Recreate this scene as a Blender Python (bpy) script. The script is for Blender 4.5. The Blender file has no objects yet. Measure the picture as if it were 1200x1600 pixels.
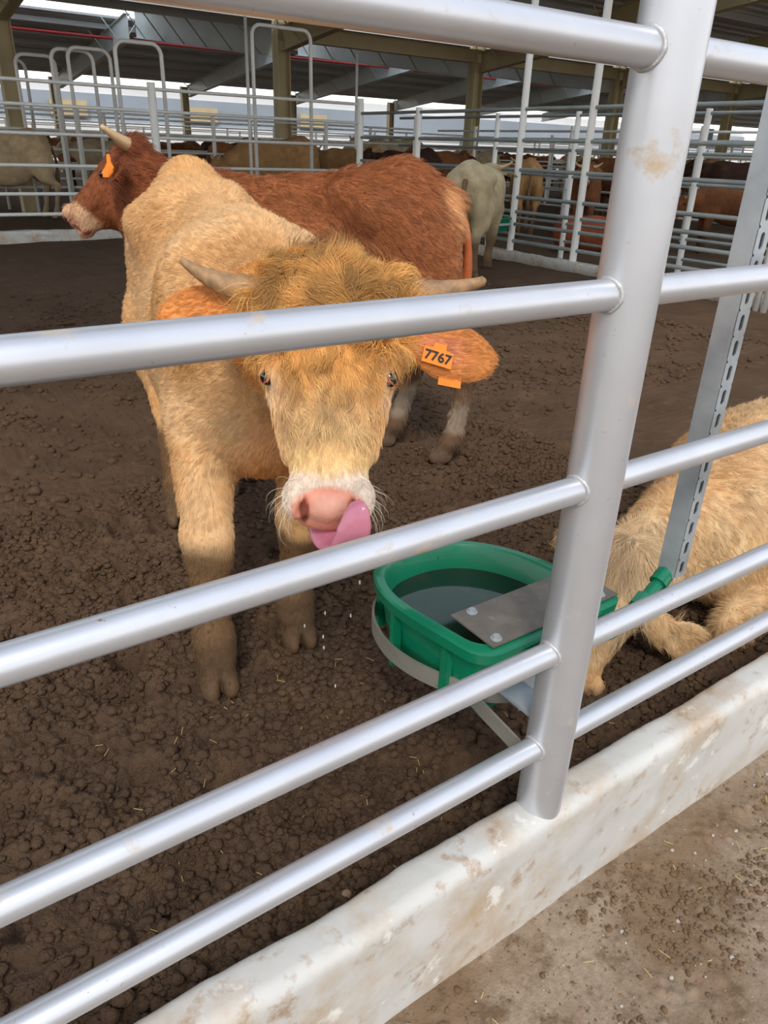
import bpy, bmesh, math
import numpy as np
from mathutils import Matrix, Vector
C = bpy.context.scene.collection
SC = bpy.context.scene
rng = np.random.default_rng(7)
PI = math.pi

# ------------------------------------------------------------------ camera
F_PX = 1150.0
CAM = np.array([0.0, -0.70, 1.43])
def nz(v):
    v = np.asarray(v, float); return v / np.linalg.norm(v)
_down = nz([515 - 600, 3130 - 800, F_PX])
_X = np.array([2415 - 600, 318 - 800, F_PX]); _X = nz(_X - _down * (nz(_X) @ _down) * np.linalg.norm(_X))
_up = -_down
_Y = nz(np.cross(_up, _X))
RW = np.array([_X, _Y, _up])            # world = RW @ camera-space (right, down, forward)
cam_d = bpy.data.cameras.new('camera'); cam = bpy.data.objects.new('camera', cam_d); C.objects.link(cam)
cam_d.sensor_fit = 'VERTICAL'; cam_d.sensor_height = 36; cam_d.lens = 36 * F_PX / 1600
cam_d.clip_start = 0.02; cam_d.clip_end = 400
m = np.eye(4); m[:3, 0] = RW[:, 0]; m[:3, 1] = -RW[:, 1]; m[:3, 2] = -RW[:, 2]; m[:3, 3] = CAM
cam.matrix_world = Matrix(m.tolist())
SC.camera = cam
def ray(px, py): return RW @ np.array([px - 600.0, py - 800.0, F_PX])
def atD(px, py, D): return CAM + nz(ray(px, py)) * D
def onZ(px, py, z): r = ray(px, py); return CAM + r * ((z - CAM[2]) / r[2])
def onY(px, py, y): r = ray(px, py); return CAM + r * ((y - CAM[1]) / r[1])
def onX(px, py, x): r = ray(px, py); return CAM + r * (x / r[0])

# ------------------------------------------------------------------ light
w = bpy.data.worlds.new('world'); SC.world = w; w.use_nodes = True
nt = w.node_tree; nt.nodes.clear()
wo = nt.nodes.new('ShaderNodeOutputWorld'); bg = nt.nodes.new('ShaderNodeBackground')
tc = nt.nodes.new('ShaderNodeTexCoord'); sx = nt.nodes.new('ShaderNodeSeparateXYZ')
rp = nt.nodes.new('ShaderNodeValToRGB')
nt.links.new(tc.outputs['Generated'], sx.inputs[0]); nt.links.new(sx.outputs['Z'], rp.inputs[0])
rp.color_ramp.elements[0].position = 0.0; rp.color_ramp.elements[0].color = (0.55, 0.50, 0.45, 1)
e = rp.color_ramp.elements.new(0.03); e.color = (1.5, 1.47, 1.40, 1)
e = rp.color_ramp.elements.new(0.30); e.color = (1.0, 1.03, 1.10, 1)
rp.color_ramp.elements[-1].position = 1.0; rp.color_ramp.elements[-1].color = (0.52, 0.64, 0.88, 1)
nt.links.new(rp.outputs[0], bg.inputs[0]); bg.inputs[1].default_value = 1.3
nt.links.new(bg.outputs[0], wo.inputs[0])
sun_d = bpy.data.lights.new('sun', 'SUN'); sun_d.energy = 2.2; sun_d.angle = math.radians(14); sun_d.color = (1.0, 0.93, 0.82)
sun = bpy.data.objects.new('sun', sun_d); C.objects.link(sun)
sun.rotation_euler = Vector((0.42, 0.62, -0.85)).to_track_quat('-Z', 'Y').to_euler()
sun.location = (-3, -5, 8)
SC.view_settings.view_transform = 'Standard'; SC.view_settings.look = 'None'
SC.view_settings.gamma = 1; SC.view_settings.use_curve_mapping = False
SC.view_settings.exposure = 0.1

# ------------------------------------------------------------------ helpers
def srgb(r, g, b):
    f = lambda c: (c / 12.92) if c <= 0.04045 else ((c + 0.055) / 1.055) ** 2.4
    return (f(r), f(g), f(b), 1.0)
def lin(c): c = np.asarray(c, float); return np.where(c <= 0.04045, c / 12.92, ((c + 0.055) / 1.055) ** 2.4)
def mat(name, col, rough=0.6, metal=0.0, noise=None, bump=None, spec=None, attr=None, stain=None, coat=None):
    """noise=(scale, dark factor); bump=(scale,strength,dist); stain=[(scale, lo, hi, colour)...]"""
    mt = bpy.data.materials.new(name); mt.use_nodes = True
    t = mt.node_tree; b = t.nodes['Principled BSDF']
    b.inputs['Base Color'].default_value = col; b.inputs['Roughness'].default_value = rough
    b.inputs['Metallic'].default_value = metal
    if spec is not None: b.inputs['Specular IOR Level'].default_value = spec
    if coat: b.inputs['Coat Weight'].default_value = coat
    tx = t.nodes.new('ShaderNodeTexCoord'); src = None
    if attr:
        a = t.nodes.new('ShaderNodeAttribute'); a.attribute_name = attr; src = a.outputs['Color']
    def mixnode(fac, a, bb, mode='MIX'):
        n = t.nodes.new('ShaderNodeMix'); n.data_type = 'RGBA'; n.blend_type = mode
        t.links.new(fac, n.inputs[0]) if hasattr(fac, 'links') else setattr(n.inputs[0], 'default_value', fac)
        for s, v in ((6, a), (7, bb)):
            t.links.new(v, n.inputs[s]) if hasattr(v, 'links') else setattr(n.inputs[s], 'default_value', v)
        return n.outputs[2]
    if noise:
        n = t.nodes.new('ShaderNodeTexNoise'); n.inputs['Scale'].default_value = noise[0]; n.inputs['Detail'].default_value = 6
        t.links.new(tx.outputs['Object'], n.inputs['Vector'])
        r = t.nodes.new('ShaderNodeValToRGB'); t.links.new(n.outputs[0], r.inputs[0])
        r.color_ramp.elements[0].position = 0.3; r.color_ramp.elements[1].position = 0.7
        f = noise[1]; r.color_ramp.elements[0].color = (f, f, f, 1); r.color_ramp.elements[1].color = (1, 1, 1, 1)
        src = mixnode(1.0, src if src else col, r.outputs[0], 'MULTIPLY')
    for i, (sc, lo, hi, c) in enumerate(stain or []):
        n = t.nodes.new('ShaderNodeTexNoise'); n.inputs['Scale'].default_value = sc; n.inputs['Detail'].default_value = 8
        n.inputs['Roughness'].default_value = 0.65
        mp = t.nodes.new('ShaderNodeMapping'); mp.inputs['Location'].default_value = (3.1 * i, 1.7 * i, 5 * i)
        t.links.new(tx.outputs['Object'], mp.inputs[0]); t.links.new(mp.outputs[0], n.inputs['Vector'])
        r = t.nodes.new('ShaderNodeValToRGB'); t.links.new(n.outputs[0], r.inputs[0])
        r.color_ramp.elements[0].position = lo; r.color_ramp.elements[1].position = hi
        src = mixnode(r.outputs[0], src if src else col, c)
        if metal > 0:
            g = t.nodes.new('ShaderNodeMath'); g.operation = 'MULTIPLY_ADD'
            t.links.new(r.outputs[0], g.inputs[0]); g.inputs[1].default_value = -metal; g.inputs[2].default_value = metal
            if i == 0: t.links.new(g.outputs[0], b.inputs['Metallic'])
    if src: t.links.new(src, b.inputs['Base Color'])
    if bump:
        n = t.nodes.new('ShaderNodeTexNoise'); n.inputs['Scale'].default_value = bump[0]; n.inputs['Detail'].default_value = 8
        t.links.new(tx.outputs['Object'], n.inputs['Vector'])
        bp = t.nodes.new('ShaderNodeBump'); bp.inputs['Strength'].default_value = bump[1]; bp.inputs['Distance'].default_value = bump[2]
        t.links.new(n.outputs[0], bp.inputs['Height']); t.links.new(bp.outputs[0], b.inputs['Normal'])
    return mt
def tag(o, label=None, cat=None, group=None, kind=None):
    if label: o['label'] = label
    if cat: o['category'] = cat
    if group: o['group'] = group
    if kind: o['kind'] = kind
    return o
def empty(name, loc=(0, 0, 0), rz=0.0, label=None, cat=None, group=None):
    o = bpy.data.objects.new(name, None); C.objects.link(o); o.location = loc; o.rotation_euler = (0, 0, rz)
    o.empty_display_size = 0.1
    return tag(o, label, cat, group)
def link(name, me, material=None, parent=None, smooth=True):
    o = bpy.data.objects.new(name, me); C.objects.link(o)
    if material: me.materials.append(material)
    if parent: o.parent = parent
    if smooth and hasattr(me, 'polygons') and len(me.polygons): me.polygons.foreach_set('use_smooth', np.ones(len(me.polygons), bool))
    return o
def np_mesh(name, V, Q):
    me = bpy.data.meshes.new(name); V = np.asarray(V, np.float32); Q = np.asarray(Q, np.int32)
    k = Q.shape[1]
    me.vertices.add(len(V)); me.vertices.foreach_set('co', V.ravel())
    me.loops.add(Q.size); me.loops.foreach_set('vertex_index', Q.ravel())
    me.polygons.add(len(Q)); me.polygons.foreach_set('loop_start', np.arange(0, Q.size, k, dtype=np.int32))
    me.update(calc_edges=True); me.validate()
    return me
class MB:
    """collects boxes, tubes, prisms into one mesh"""
    def __init__(s): s.v = []; s.f = []
    def add(s, vs, fs):
        n = len(s.v); s.v += [tuple(map(float, v)) for v in vs]; s.f += [tuple(i + n for i in f) for f in fs]; return s
    def box(s, c, d, rot=None, bev=0.0):
        bm = bmesh.new(); bmesh.ops.create_cube(bm, size=1)
        for v in bm.verts: v.co = Vector((v.co.x * d[0], v.co.y * d[1], v.co.z * d[2]))
        if bev: bmesh.ops.bevel(bm, geom=bm.edges[:], offset=bev, segments=2, affect='EDGES')
        M = Matrix.Translation(c) @ (rot if rot else Matrix.Identity(4))
        bm.verts.index_update()
        s.add([M @ v.co for v in bm.verts], [[v.index for v in f.verts] for f in bm.faces]); bm.free(); return s
    def tube(s, pts, r, n=16, caps=True, flat=None, closed=False):
        pts = [np.array(p, float) for p in pts]; m_ = len(pts)
        rs = r if hasattr(r, '__len__') else [r] * m_
        vs = []; up = None
        for i, p in enumerate(pts):
            if closed: t = nz(pts[(i + 1) % m_] - pts[i - 1])
            else: t = nz(pts[min(i + 1, m_ - 1)] - pts[max(i - 1, 0)])
            if up is None:
                up = np.array([0, 0, 1.0]) if abs(t[2]) < 0.9 else np.array([0, 1.0, 0])
            a = np.cross(t, up); a = nz(a); up2 = nz(np.cross(a, t)); up = up2
            ra, rb = (rs[i], rs[i]) if flat is None else (rs[i] * flat[0], rs[i] * flat[1])
            for k in range(n):
                th = 2 * PI * k / n
                vs.append(p + a * math.cos(th) * ra + up2 * math.sin(th) * rb)
        fs = []
        for i in range(m_ if closed else m_ - 1):
            j = (i + 1) % m_
            for k in range(n):
                fs.append((i * n + k, i * n + (k + 1) % n, j * n + (k + 1) % n, j * n + k))
        if caps and not closed:
            fs.append(tuple(reversed(range(n)))); fs.append(tuple((m_ - 1) * n + k for k in range(n)))
        return s.add(vs, fs)
    def extrude_x(s, prof, x0, x1, nseg=1):
        n = len(prof); vs = []
        for i in range(nseg + 1):
            x = x0 + (x1 - x0) * i / nseg
            vs += [(x, y, z) for y, z in prof]
        fs = []
        for i in range(nseg):
            for k in range(n):
                fs.append((i * n + k, i * n + (k + 1) % n, (i + 1) * n + (k + 1) % n, (i + 1) * n + k))
        fs.append(tuple(range(n))); fs.append(tuple(nseg * n + k for k in reversed(range(n))))
        return s.add(vs, fs)
    def build(s, name, material, parent=None, smooth=False, autosmooth=None):
        me = bpy.data.meshes.new(name); me.from_pydata(s.v, [], s.f); me.update()
        bm = bmesh.new(); bm.from_mesh(me); bmesh.ops.recalc_face_normals(bm, faces=bm.faces[:]); bm.to_mesh(me); bm.free()
        o = link(name, me, material, parent, smooth or autosmooth is not None)
        if autosmooth is not None: me.set_sharp_from_angle(angle=math.radians(autosmooth))
        return o
def arc(c, r, a0, a1, n, ax=0, ay=2):
    out = []
    for i in range(n + 1):
        a = a0 + (a1 - a0) * i / n; p = [c[0], c[1], c[2]]; p[ax] += r * math.cos(a); p[ay] += r * math.sin(a); out.append(tuple(p))
    return out

# value noise (numpy)
def _hash(ix, iy, iz, seed):
    h = (ix.astype(np.int64) * 374761393 + iy.astype(np.int64) * 668265263 + iz.astype(np.int64) * 2147483647 + seed * 974634777) & 0x7fffffff
    h = ((h ^ (h >> 13)) * 1274126177) & 0x7fffffff
    return ((h ^ (h >> 16)) & 0xffff).astype(np.float32) / 65535.0
def vnoise(x, y, z=None, seed=0):
    if z is None: z = np.zeros_like(x)
    ix, iy, iz = np.floor(x), np.floor(y), np.floor(z)
    fx, fy, fz = x - ix, y - iy, z - iz
    fx = fx * fx * (3 - 2 * fx); fy = fy * fy * (3 - 2 * fy); fz = fz * fz * (3 - 2 * fz)
    ix, iy, iz = ix.astype(np.int64), iy.astype(np.int64), iz.astype(np.int64); r = 0
    for a in (0, 1):
        for b in (0, 1):
            for c in (0, 1):
                wgt = (fx if a else 1 - fx) * (fy if b else 1 - fy) * (fz if c else 1 - fz)
                r = r + wgt * _hash(ix + a, iy + b, iz + c, seed)
    return r
def fbm(x, y, z=None, o=4, seed=0):
    r = 0; a = 0.5; f = 1.0
    for i in range(o):
        r = r + a * (vnoise(x * f, y * f, None if z is None else z * f, seed + i) - 0.5); a *= 0.5; f *= 2.03
    return r

# ------------------------------------------------------------------ materials
M = {}
MUD = srgb(0.60, 0.45, 0.30)
M['rail'] = mat('painted galvanised steel', srgb(0.80, 0.81, 0.83), 0.38, 0.62, noise=(9, 0.90),
                stain=[(11, 0.60, 0.72, srgb(0.70, 0.62, 0.50)), (60, 0.66, 0.74, srgb(0.58, 0.42, 0.27))], bump=(60, 0.08, 0.002))
M['galv'] = mat('bare galvanised steel', srgb(0.72, 0.75, 0.77), 0.42, 0.5, noise=(30, 0.82), bump=(80, 0.05, 0.001))
M['farrail'] = mat('far galvanised steel', srgb(0.93, 0.93, 0.91), 0.4, 0.05)
M['darkrail'] = mat('shade-toned grey steel', srgb(0.62, 0.65, 0.64), 0.5, 0.2, noise=(4, 0.8))  # rails seen from their shaded side, with that shade put into the colour
M['weld'] = mat('weld bead', srgb(0.74, 0.74, 0.74), 0.5, 0.5, bump=(300, 0.5, 0.002))
M['kerb'] = mat('pale kerb concrete', srgb(0.78, 0.775, 0.755), 0.42, 0.0, noise=(5, 0.88),
                stain=[(4.5, 0.46, 0.72, srgb(0.68, 0.58, 0.45)), (18, 0.56, 0.72, srgb(0.60, 0.48, 0.35)), (9, 0.60, 0.66, srgb(0.86, 0.85, 0.82))], bump=(14, 0.25, 0.01))
M['dirt'] = mat('dark crumbly dirt', srgb(0.385, 0.305, 0.24), 0.95, 0.0, noise=(2.2, 0.78),
                stain=[(7, 0.52, 0.75, srgb(0.43, 0.345, 0.26)), (30, 0.6, 0.8, srgb(0.30, 0.24, 0.19))], bump=(170, 1.0, 0.010), spec=0.12)
M['crumb'] = mat('brown crumbs', srgb(0.46, 0.37, 0.28), 0.9, noise=(30, 0.7), spec=0.1)
M['walk'] = mat('dusty trodden walkway', srgb(0.60, 0.53, 0.45), 0.9, 0.0, noise=(60, 0.72),
                stain=[(2.5, 0.45, 0.62, srgb(0.47, 0.385, 0.30)), (14, 0.52, 0.64, srgb(0.41, 0.33, 0.25)), (90, 0.58, 0.66, srgb(0.36, 0.29, 0.22)), (5, 0.62, 0.70, srgb(0.63, 0.57, 0.50))], bump=(170, 0.7, 0.004), spec=0.2)
M['green'] = mat('green plastic', srgb(0.02, 0.45, 0.32), 0.32, 0.0, noise=(14, 0.88), stain=[(20, 0.62, 0.8, srgb(0.22, 0.40, 0.30))], coat=0.15)
M['water'] = mat('murky water', srgb(0.10, 0.20, 0.15), 0.04, 0.0, spec=0.2, stain=[(9, 0.5, 0.8, srgb(0.24, 0.22, 0.15))])
M['band'] = mat('dusty steel band', srgb(0.56, 0.55, 0.51), 0.55, 0.35, noise=(12, 0.8), stain=[(14, 0.55, 0.7, srgb(0.47, 0.41, 0.33))])
M['plate'] = mat('worn steel cover', srgb(0.52, 0.49, 0.45), 0.45, 0.45, noise=(25, 0.7), stain=[(40, 0.62, 0.7, srgb(0.60, 0.50, 0.38))], bump=(70, 0.1, 0.002))
M['tan'] = mat('tan painted steel', srgb(0.80, 0.74, 0.58), 0.6, 0.1, noise=(2, 0.85))
M['roof'] = mat('roof sheet underside', srgb(0.76, 0.76, 0.75), 0.6, 0.1, noise=(1.5, 0.88))
M['purlin'] = mat('purlin steel', srgb(0.72, 0.73, 0.72), 0.5, 0.2)
M['pale'] = mat('pale rafter steel', srgb(0.80, 0.82, 0.80), 0.5, 0.2, noise=(1.2, 0.9))
M['red'] = mat('red pipe paint', srgb(0.62, 0.16, 0.15), 0.45)
M['farwall'] = mat('far wall cladding', srgb(0.86, 0.86, 0.85), 0.8, noise=(0.4, 0.85))
M['tanpanel'] = mat('tan wall panel', srgb(0.76, 0.68, 0.52), 0.8, noise=(1.5, 0.8))
M['blue'] = mat('blue grey roof', srgb(0.58, 0.62, 0.66), 0.6, noise=(.3, .8))
M['sheet'] = mat('translucent skylight sheet', srgb(0.9, 0.95, 0.98), 0.5)
b_ = M['sheet'].node_tree; tl_ = b_.nodes.new('ShaderNodeBsdfTranslucent'); tl_.inputs[0].default_value = (0.85, 0.90, 0.93, 1); b_.links.new(tl_.outputs[0], b_.nodes['Material Output'].inputs[0])
M['orange'] = mat('orange plastic tag', srgb(0.97, 0.55, 0.12), 0.4, noise=(60, 0.9))
M['ink'] = mat('black ink', srgb(0.16, 0.13, 0.10), 0.6)
M['horn'] = mat('rough horn', srgb(0.68, 0.53, 0.37), 0.6, noise=(60, 0.55), stain=[(9, 0.5, 0.75, srgb(0.42, 0.33, 0.28))], bump=(120, 0.3, 0.004))
M['eye'] = mat('dark eye', srgb(0.05, 0.03, 0.03), 0.06, spec=0.9)
M['lid'] = mat('pink eyelid', srgb(0.72, 0.42, 0.34), 0.45)
M['tongue'] = mat('wet pink tongue', srgb(0.80, 0.50, 0.58), 0.22, spec=0.6, noise=(25, 0.86), bump=(160, 0.25, 0.002))
M['tongue'].node_tree.nodes['Principled BSDF'].inputs['Subsurface Weight'].default_value = 0.25
M['tongue'].node_tree.nodes['Principled BSDF'].inputs['Subsurface Radius'].default_value = (0.01, 0.004, 0.003)
M['skin'] = mat('coat and skin', (0.5, 0.3, 0.15, 1), 0.75, attr='tint', noise=(45, 0.86), bump=(90, 0.35, 0.005), spec=0.25)
M['farcoat'] = mat('short coat', (0.5, 0.3, 0.15, 1), 0.85, attr='tint', noise=(9, 0.72), bump=(30, 0.5, 0.02), spec=0.2)
M['hair'] = mat('coat hair', (0.5, 0.3, 0.15, 1), 0.55, attr='tint', spec=0.35)
M['hoof'] = mat('muddy hoof', srgb(0.34, 0.26, 0.20), 0.8, noise=(30, 0.7), bump=(60, 0.5, 0.004))
M['drop'] = mat('water drop', (1, 1, 1, 1), 0.02)
M['drop'].node_tree.nodes['Principled BSDF'].inputs['Transmission Weight'].default_value = 0.6
M['stone'] = mat('pebble', srgb(0.62, 0.50, 0.40), 0.8, noise=(40, 0.8))
M['grey'] = mat('grey pebble', srgb(0.66, 0.64, 0.60), 0.8, noise=(40, 0.8))
M['straw'] = mat('straw', srgb(0.72, 0.62, 0.38), 0.7)
M['bluesign'] = mat('pale blue sign', srgb(0.62, 0.70, 0.82), 0.6)

# ------------------------------------------------------------------ ground
def axis(lo, f0, f1, hi, d, g=1.035, dmax=0.5):
    a = list(np.arange(f0, f1 + d * 0.5, d)); s = d; x = a[-1]
    while x < hi: s = min(s * g, dmax); x += s; a.append(x)
    a[-1] = hi; s = d; x = f0; L = []
    while x > lo: s = min(s * g, dmax); x -= s; L.append(x)
    if L: L[-1] = lo
    return np.array(L[::-1] + a)
D_ = 0.0046
gx = axis(-60, -0.55, 3.0, 90, D_); gy = axis(0.02, 0.02, 2.5, 110, D_)
GX, GY = np.meshgrid(gx, gy, indexing='ij')
soft = np.clip(1 - (np.hypot(np.maximum(GX - 4, 0), np.maximum(GY - 3, 0)) / 12), 0.15, 1)
H_ = fbm(GX * 1.1, GY * 1.1, o=3, seed=3) * 0.07 + fbm(GX * 5, GY * 5, o=3, seed=9) * 0.05 * soft
H_ += np.abs(fbm(GX * 20, GY * 20, o=4, seed=21)) * 0.030 * soft - 0.005
i0 = int(np.searchsorted(gx, -0.55)); i1 = int(np.searchsorted(gx, 3.0)); j1 = int(np.searchsorted(gy, 2.5))
def splat(Hh, x0, y0, nx, ny, d, n, rlo, rhi, power=2.0, hs=0.8):
    cx = rng.uniform(0, nx * d, n); cy = rng.uniform(0, ny * d, n)
    rr = rlo + (rhi - rlo) * rng.random(n) ** power
    for x, y, r in zip(cx, cy, rr):
        a0 = max(int((x - r) / d), 0); a1 = min(int((x + r) / d) + 2, nx); b0 = max(int((y - r) / d), 0); b1 = min(int((y + r) / d) + 2, ny)
        if a1 <= a0 or b1 <= b0: continue
        xs = (np.arange(a0, a1) * d - x)[:, None]; ys = (np.arange(b0, b1) * d - y)[None, :]
        q = 1 - (xs * xs + ys * ys) / (r * r)
        Hh[a0:a1, b0:b1] = np.maximum(Hh[a0:a1, b0:b1], np.sqrt(np.maximum(q, 0)) * r * hs)
nx_, ny_ = i1 - i0, j1
cl = np.zeros((nx_, ny_)); splat(cl, 0, 0, nx_, ny_, D_, 60000, 0.007, 0.024, 3.0, 1.0)
patch = np.clip(fbm(GX[i0:i1, :j1] * 3, GY[i0:i1, :j1] * 3, o=3, seed=77) * 4 + 0.95, 0.35, 1)
H_[i0:i1, :j1] += cl * patch
# hoof prints
for _ in range(70):
    x, y = rng.uniform(-0.5, 2.9), rng.uniform(0.25, 2.4); a = rng.uniform(0, PI)
    sl = (slice(i0, i1), slice(0, j1)); dx = GX[sl] - x; dy = GY[sl] - y
    u = dx * math.cos(a) + dy * math.sin(a); v = -dx * math.sin(a) + dy * math.cos(a)
    r2 = (u / 0.085) ** 2 + (v / 0.06) ** 2
    H_[sl] += -0.04 * np.exp(-r2 ** 2) + 0.014 * np.exp(-(np.sqrt(r2) - 1.35) ** 2 * 9)
flat_spots = [(0.60, 0.97), (0.90, 1.03), (0.885, 2.03), (1.15, 2.2), (2.34, 2.04), (2.14, 2.28)]
for x, y in flat_spots:
    k = np.exp(-(((GX - x) ** 2 + (GY - y) ** 2) / 0.10 ** 2)); H_ = H_ * (1 - k) + (-0.004) * k
ed = np.clip(1 - (GY - 0.02) / 0.10, 0, 1); H_ = H_ * (1 - ed * 0.6) + 0.05 * ed
H_ = np.where(GY > 13.2, H_ * 0.3 - 0.02, H_)
nX, nY = len(gx), len(gy)
idx = np.arange(nX * nY).reshape(nX, nY)
Q = np.stack([idx[:-1, :-1], idx[1:, :-1], idx[1:, 1:], idx[:-1, 1:]], -1).reshape(-1, 4)
me = np_mesh('floor_pen', np.stack([GX, GY, H_], -1).reshape(-1, 3), Q)
tag(link('floor_pen', me, M['dirt']), kind='structure')
def ground_z(x, y):
    i = min(max(int(np.searchsorted(gx, x)), 0), nX - 1); j = min(max(int(np.searchsorted(gy, y)), 0), nY - 1); return float(H_[i, j])

# walkway outside the kerb
wx = axis(-20, 0.0, 2.4, 40, 0.006); wy = -axis(0.045, 0.045, 0.75, 12, 0.006)
WX, WY = np.meshgrid(wx, wy, indexing='ij')
WH = -0.045 + fbm(WX * 2, WY * 3, o=3, seed=40) * 0.02 + fbm(WX * 25, WY * 25, o=3, seed=44) * 0.006
a0 = int(np.searchsorted(wx, 0.0)); a1 = int(np.searchsorted(wx, 2.4)); wj = int((wy >= -0.75).sum())
cl = np.zeros((a1 - a0, wj)); splat(cl, 0, 0, a1 - a0, wj, 0.006, 9000, 0.003, 0.015, 5.0, 0.7)
wp = np.clip(fbm(WX[a0:a1, :wj] * 4, WY[a0:a1, :wj] * 7, o=4, seed=88) * 6 - 0.1, 0, 1)
ridge = np.exp(-((WY[a0:a1, :wj] + 0.13 + 0.03 * np.sin(WX[a0:a1, :wj] * 4)) / 0.03) ** 2) * np.clip(WX[a0:a1, :wj] - 0.6, 0, 1)
WH[a0:a1, :wj] += cl * np.clip(wp + ridge, 0, 1) + ridge * 0.006 * (0.5 + vnoise(WX[a0:a1, :wj] * 60, WY[a0:a1, :wj] * 60))
n1, n2 = len(wx), len(wy); idx = np.arange(n1 * n2).reshape(n1, n2)
Q = np.stack([idx[:-1, :-1], idx[:-1, 1:], idx[1:, 1:], idx[1:, :-1]], -1).reshape(-1, 4)
tag(link('floor_walkway', np_mesh('floor_walkway', np.stack([WX, WY, WH], -1).reshape(-1, 3), Q), M['walk']), kind='structure')

# ------------------------------------------------------------------ near kerb
def kerb_mesh(x0, x1, y0, y1, zt, zb, n, seed, amp=0.003):
    prof = [(y1, zb)] + [(y1 - 0.028 + 0.028 * math.cos(a), zt - 0.028 + 0.028 * math.sin(a)) for a in np.linspace(0, PI / 2, 6)]
    prof += [(y0 + 0.028 - 0.028 * math.sin(a), zt - 0.024 + 0.028 * math.cos(a) - 0.004) for a in np.linspace(0, PI / 2, 6)]
    prof += [(y0 - 0.001, z) for z in np.linspace(zt - 0.05, zb, 14)]
    mb = MB(); mb.extrude_x(prof, x0, x1, n)
    v = np.array(mb.v); q = fbm(v[:, 0] * 5, v[:, 1] * 9, v[:, 2] * 9, 4, seed); q2 = fbm(v[:, 0] * 30, v[:, 1] * 30, v[:, 2] * 30, 2, seed + 5)
    v[:, 1] += (q * 4 + q2) * amp; v[:, 2] += np.where(v[:, 2] > zt - 0.04, (q * 4 + q2) * amp, 0)
    mb.v = [tuple(p) for p in v]; return mb
kerb = kerb_mesh(-3.0, 6.5, -0.052, 0.036, 0.243, -0.08, 1300, 5).build('concrete_kerb', M['kerb'], smooth=True)
tag(kerb, 'low pale concrete kerb under the near pipe fence, stained with dried mud', 'kerb')

# ------------------------------------------------------------------ near fence
PX = 0.9125
fence = empty('pipe_fence', (PX, 0, 0.0), 0, 'thick silver pipe fence in front of the licking bull, with a stout round post', 'fence')
def local(o_parent): return Matrix.Translation(-o_parent.location)
def pmb(mb, parent):      # shift points into the parent's frame
    L = parent.location; mb.v = [(x - L.x, y - L.y, z - L.z) for x, y, z in mb.v]; return mb
RZ = [1.552, 1.255, 0.952, 0.629, 0.406]
posts_x = [-1.75, PX, 3.6]
for x in posts_x:
    mb = MB().tube([(x, 0, 0.12 if False else -0.05), (x, 0, 2.1)], 0.0452, 48)
    pmb(mb, fence).build('post', M['rail'], fence, autosmooth=40)
for a, b in zip(posts_x[:-1], posts_x[1:]):
    for z in RZ:
        mb = MB().tube([(a + 0.03, 0, z), (b - 0.03, 0, z)], 0.0222, 32)
        pmb(mb, fence).build('rail', M['rail'], fence, autosmooth=40)
        for (xx, sgn) in ((b, -1),) if b == PX else ((a, 1),) if a == PX else ():
            ring = []
            for k in range(36):
                th = 2 * PI * k / 36; yy = 0.0232 * math.cos(th); zz = z + 0.0232 * math.sin(th)
                ring.append((xx + sgn * (math.sqrt(0.0452 ** 2 - yy ** 2) + 0.001), yy, zz))
            mb = MB().tube(ring, [0.0028 + 0.0012 * rng.random() for _ in ring], 8, closed=True)
            pmb(mb, fence).build('weld_bead', M['weld'], fence, smooth=True)

# ------------------------------------------------------------------ slotted channel hanging behind the fence
ch = empty('slotted_channel', (1.395, 0.115, 0.575), 0, 'galvanised slotted steel channel hanging upright behind the fence, right of the thick post', 'channel')
def channel_mesh():
    mb = MB(); Hc = 1.5; wv = 0.021; t = 0.0028
    for sy in (-0.021, 0.021): mb.box((0, sy, Hc / 2), (0.042, t, Hc)); mb.box((-wv, sy * .8, Hc / 2), (t, 0.009, Hc)); mb.box((-wv + .004, sy * .62, Hc / 2), (0.008, t, Hc))
    # slotted side: each cell is a plate with an oblong hole
    pitch = 0.05; hl, hw = 0.0155, 0.0068; nk_ = 24
    for i in range(int(Hc / pitch)):
        zc = (i + .5) * pitch; ring = []; rect = []
        for k in range(nk_):
            th = 2 * PI * k / nk_; cy, sz = math.cos(th), math.sin(th)
            ring.append((hw * cy, zc + (hl - hw) * (1 if sz >= 0 else -1) + hw * sz))
            q = min(0.021 / (abs(cy) + 1e-9), 0.025 / (abs(sz) + 1e-9)); rect.append((cy * q, zc + sz * q))
        vs = [(wv + t / 2, y, z) for y, z in ring + rect] + [(wv - t / 2, y, z) for y, z in ring + rect]; o4 = 2 * nk_; fs = []
        for k in range(nk_):
            j = (k + 1) % nk_
            fs += [(k, j, nk_ + j, nk_ + k), (o4 + k, o4 + nk_ + k, o4 + nk_ + j, o4 + j), (k, o4 + k, o4 + j, j)]
        mb.add(vs, fs)
    return mb
cmesh = channel_mesh(); cm = cmesh.build('channel_body', M['galv'], ch)
ch.rotation_euler = (0, 0, math.radians(-88))

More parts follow.
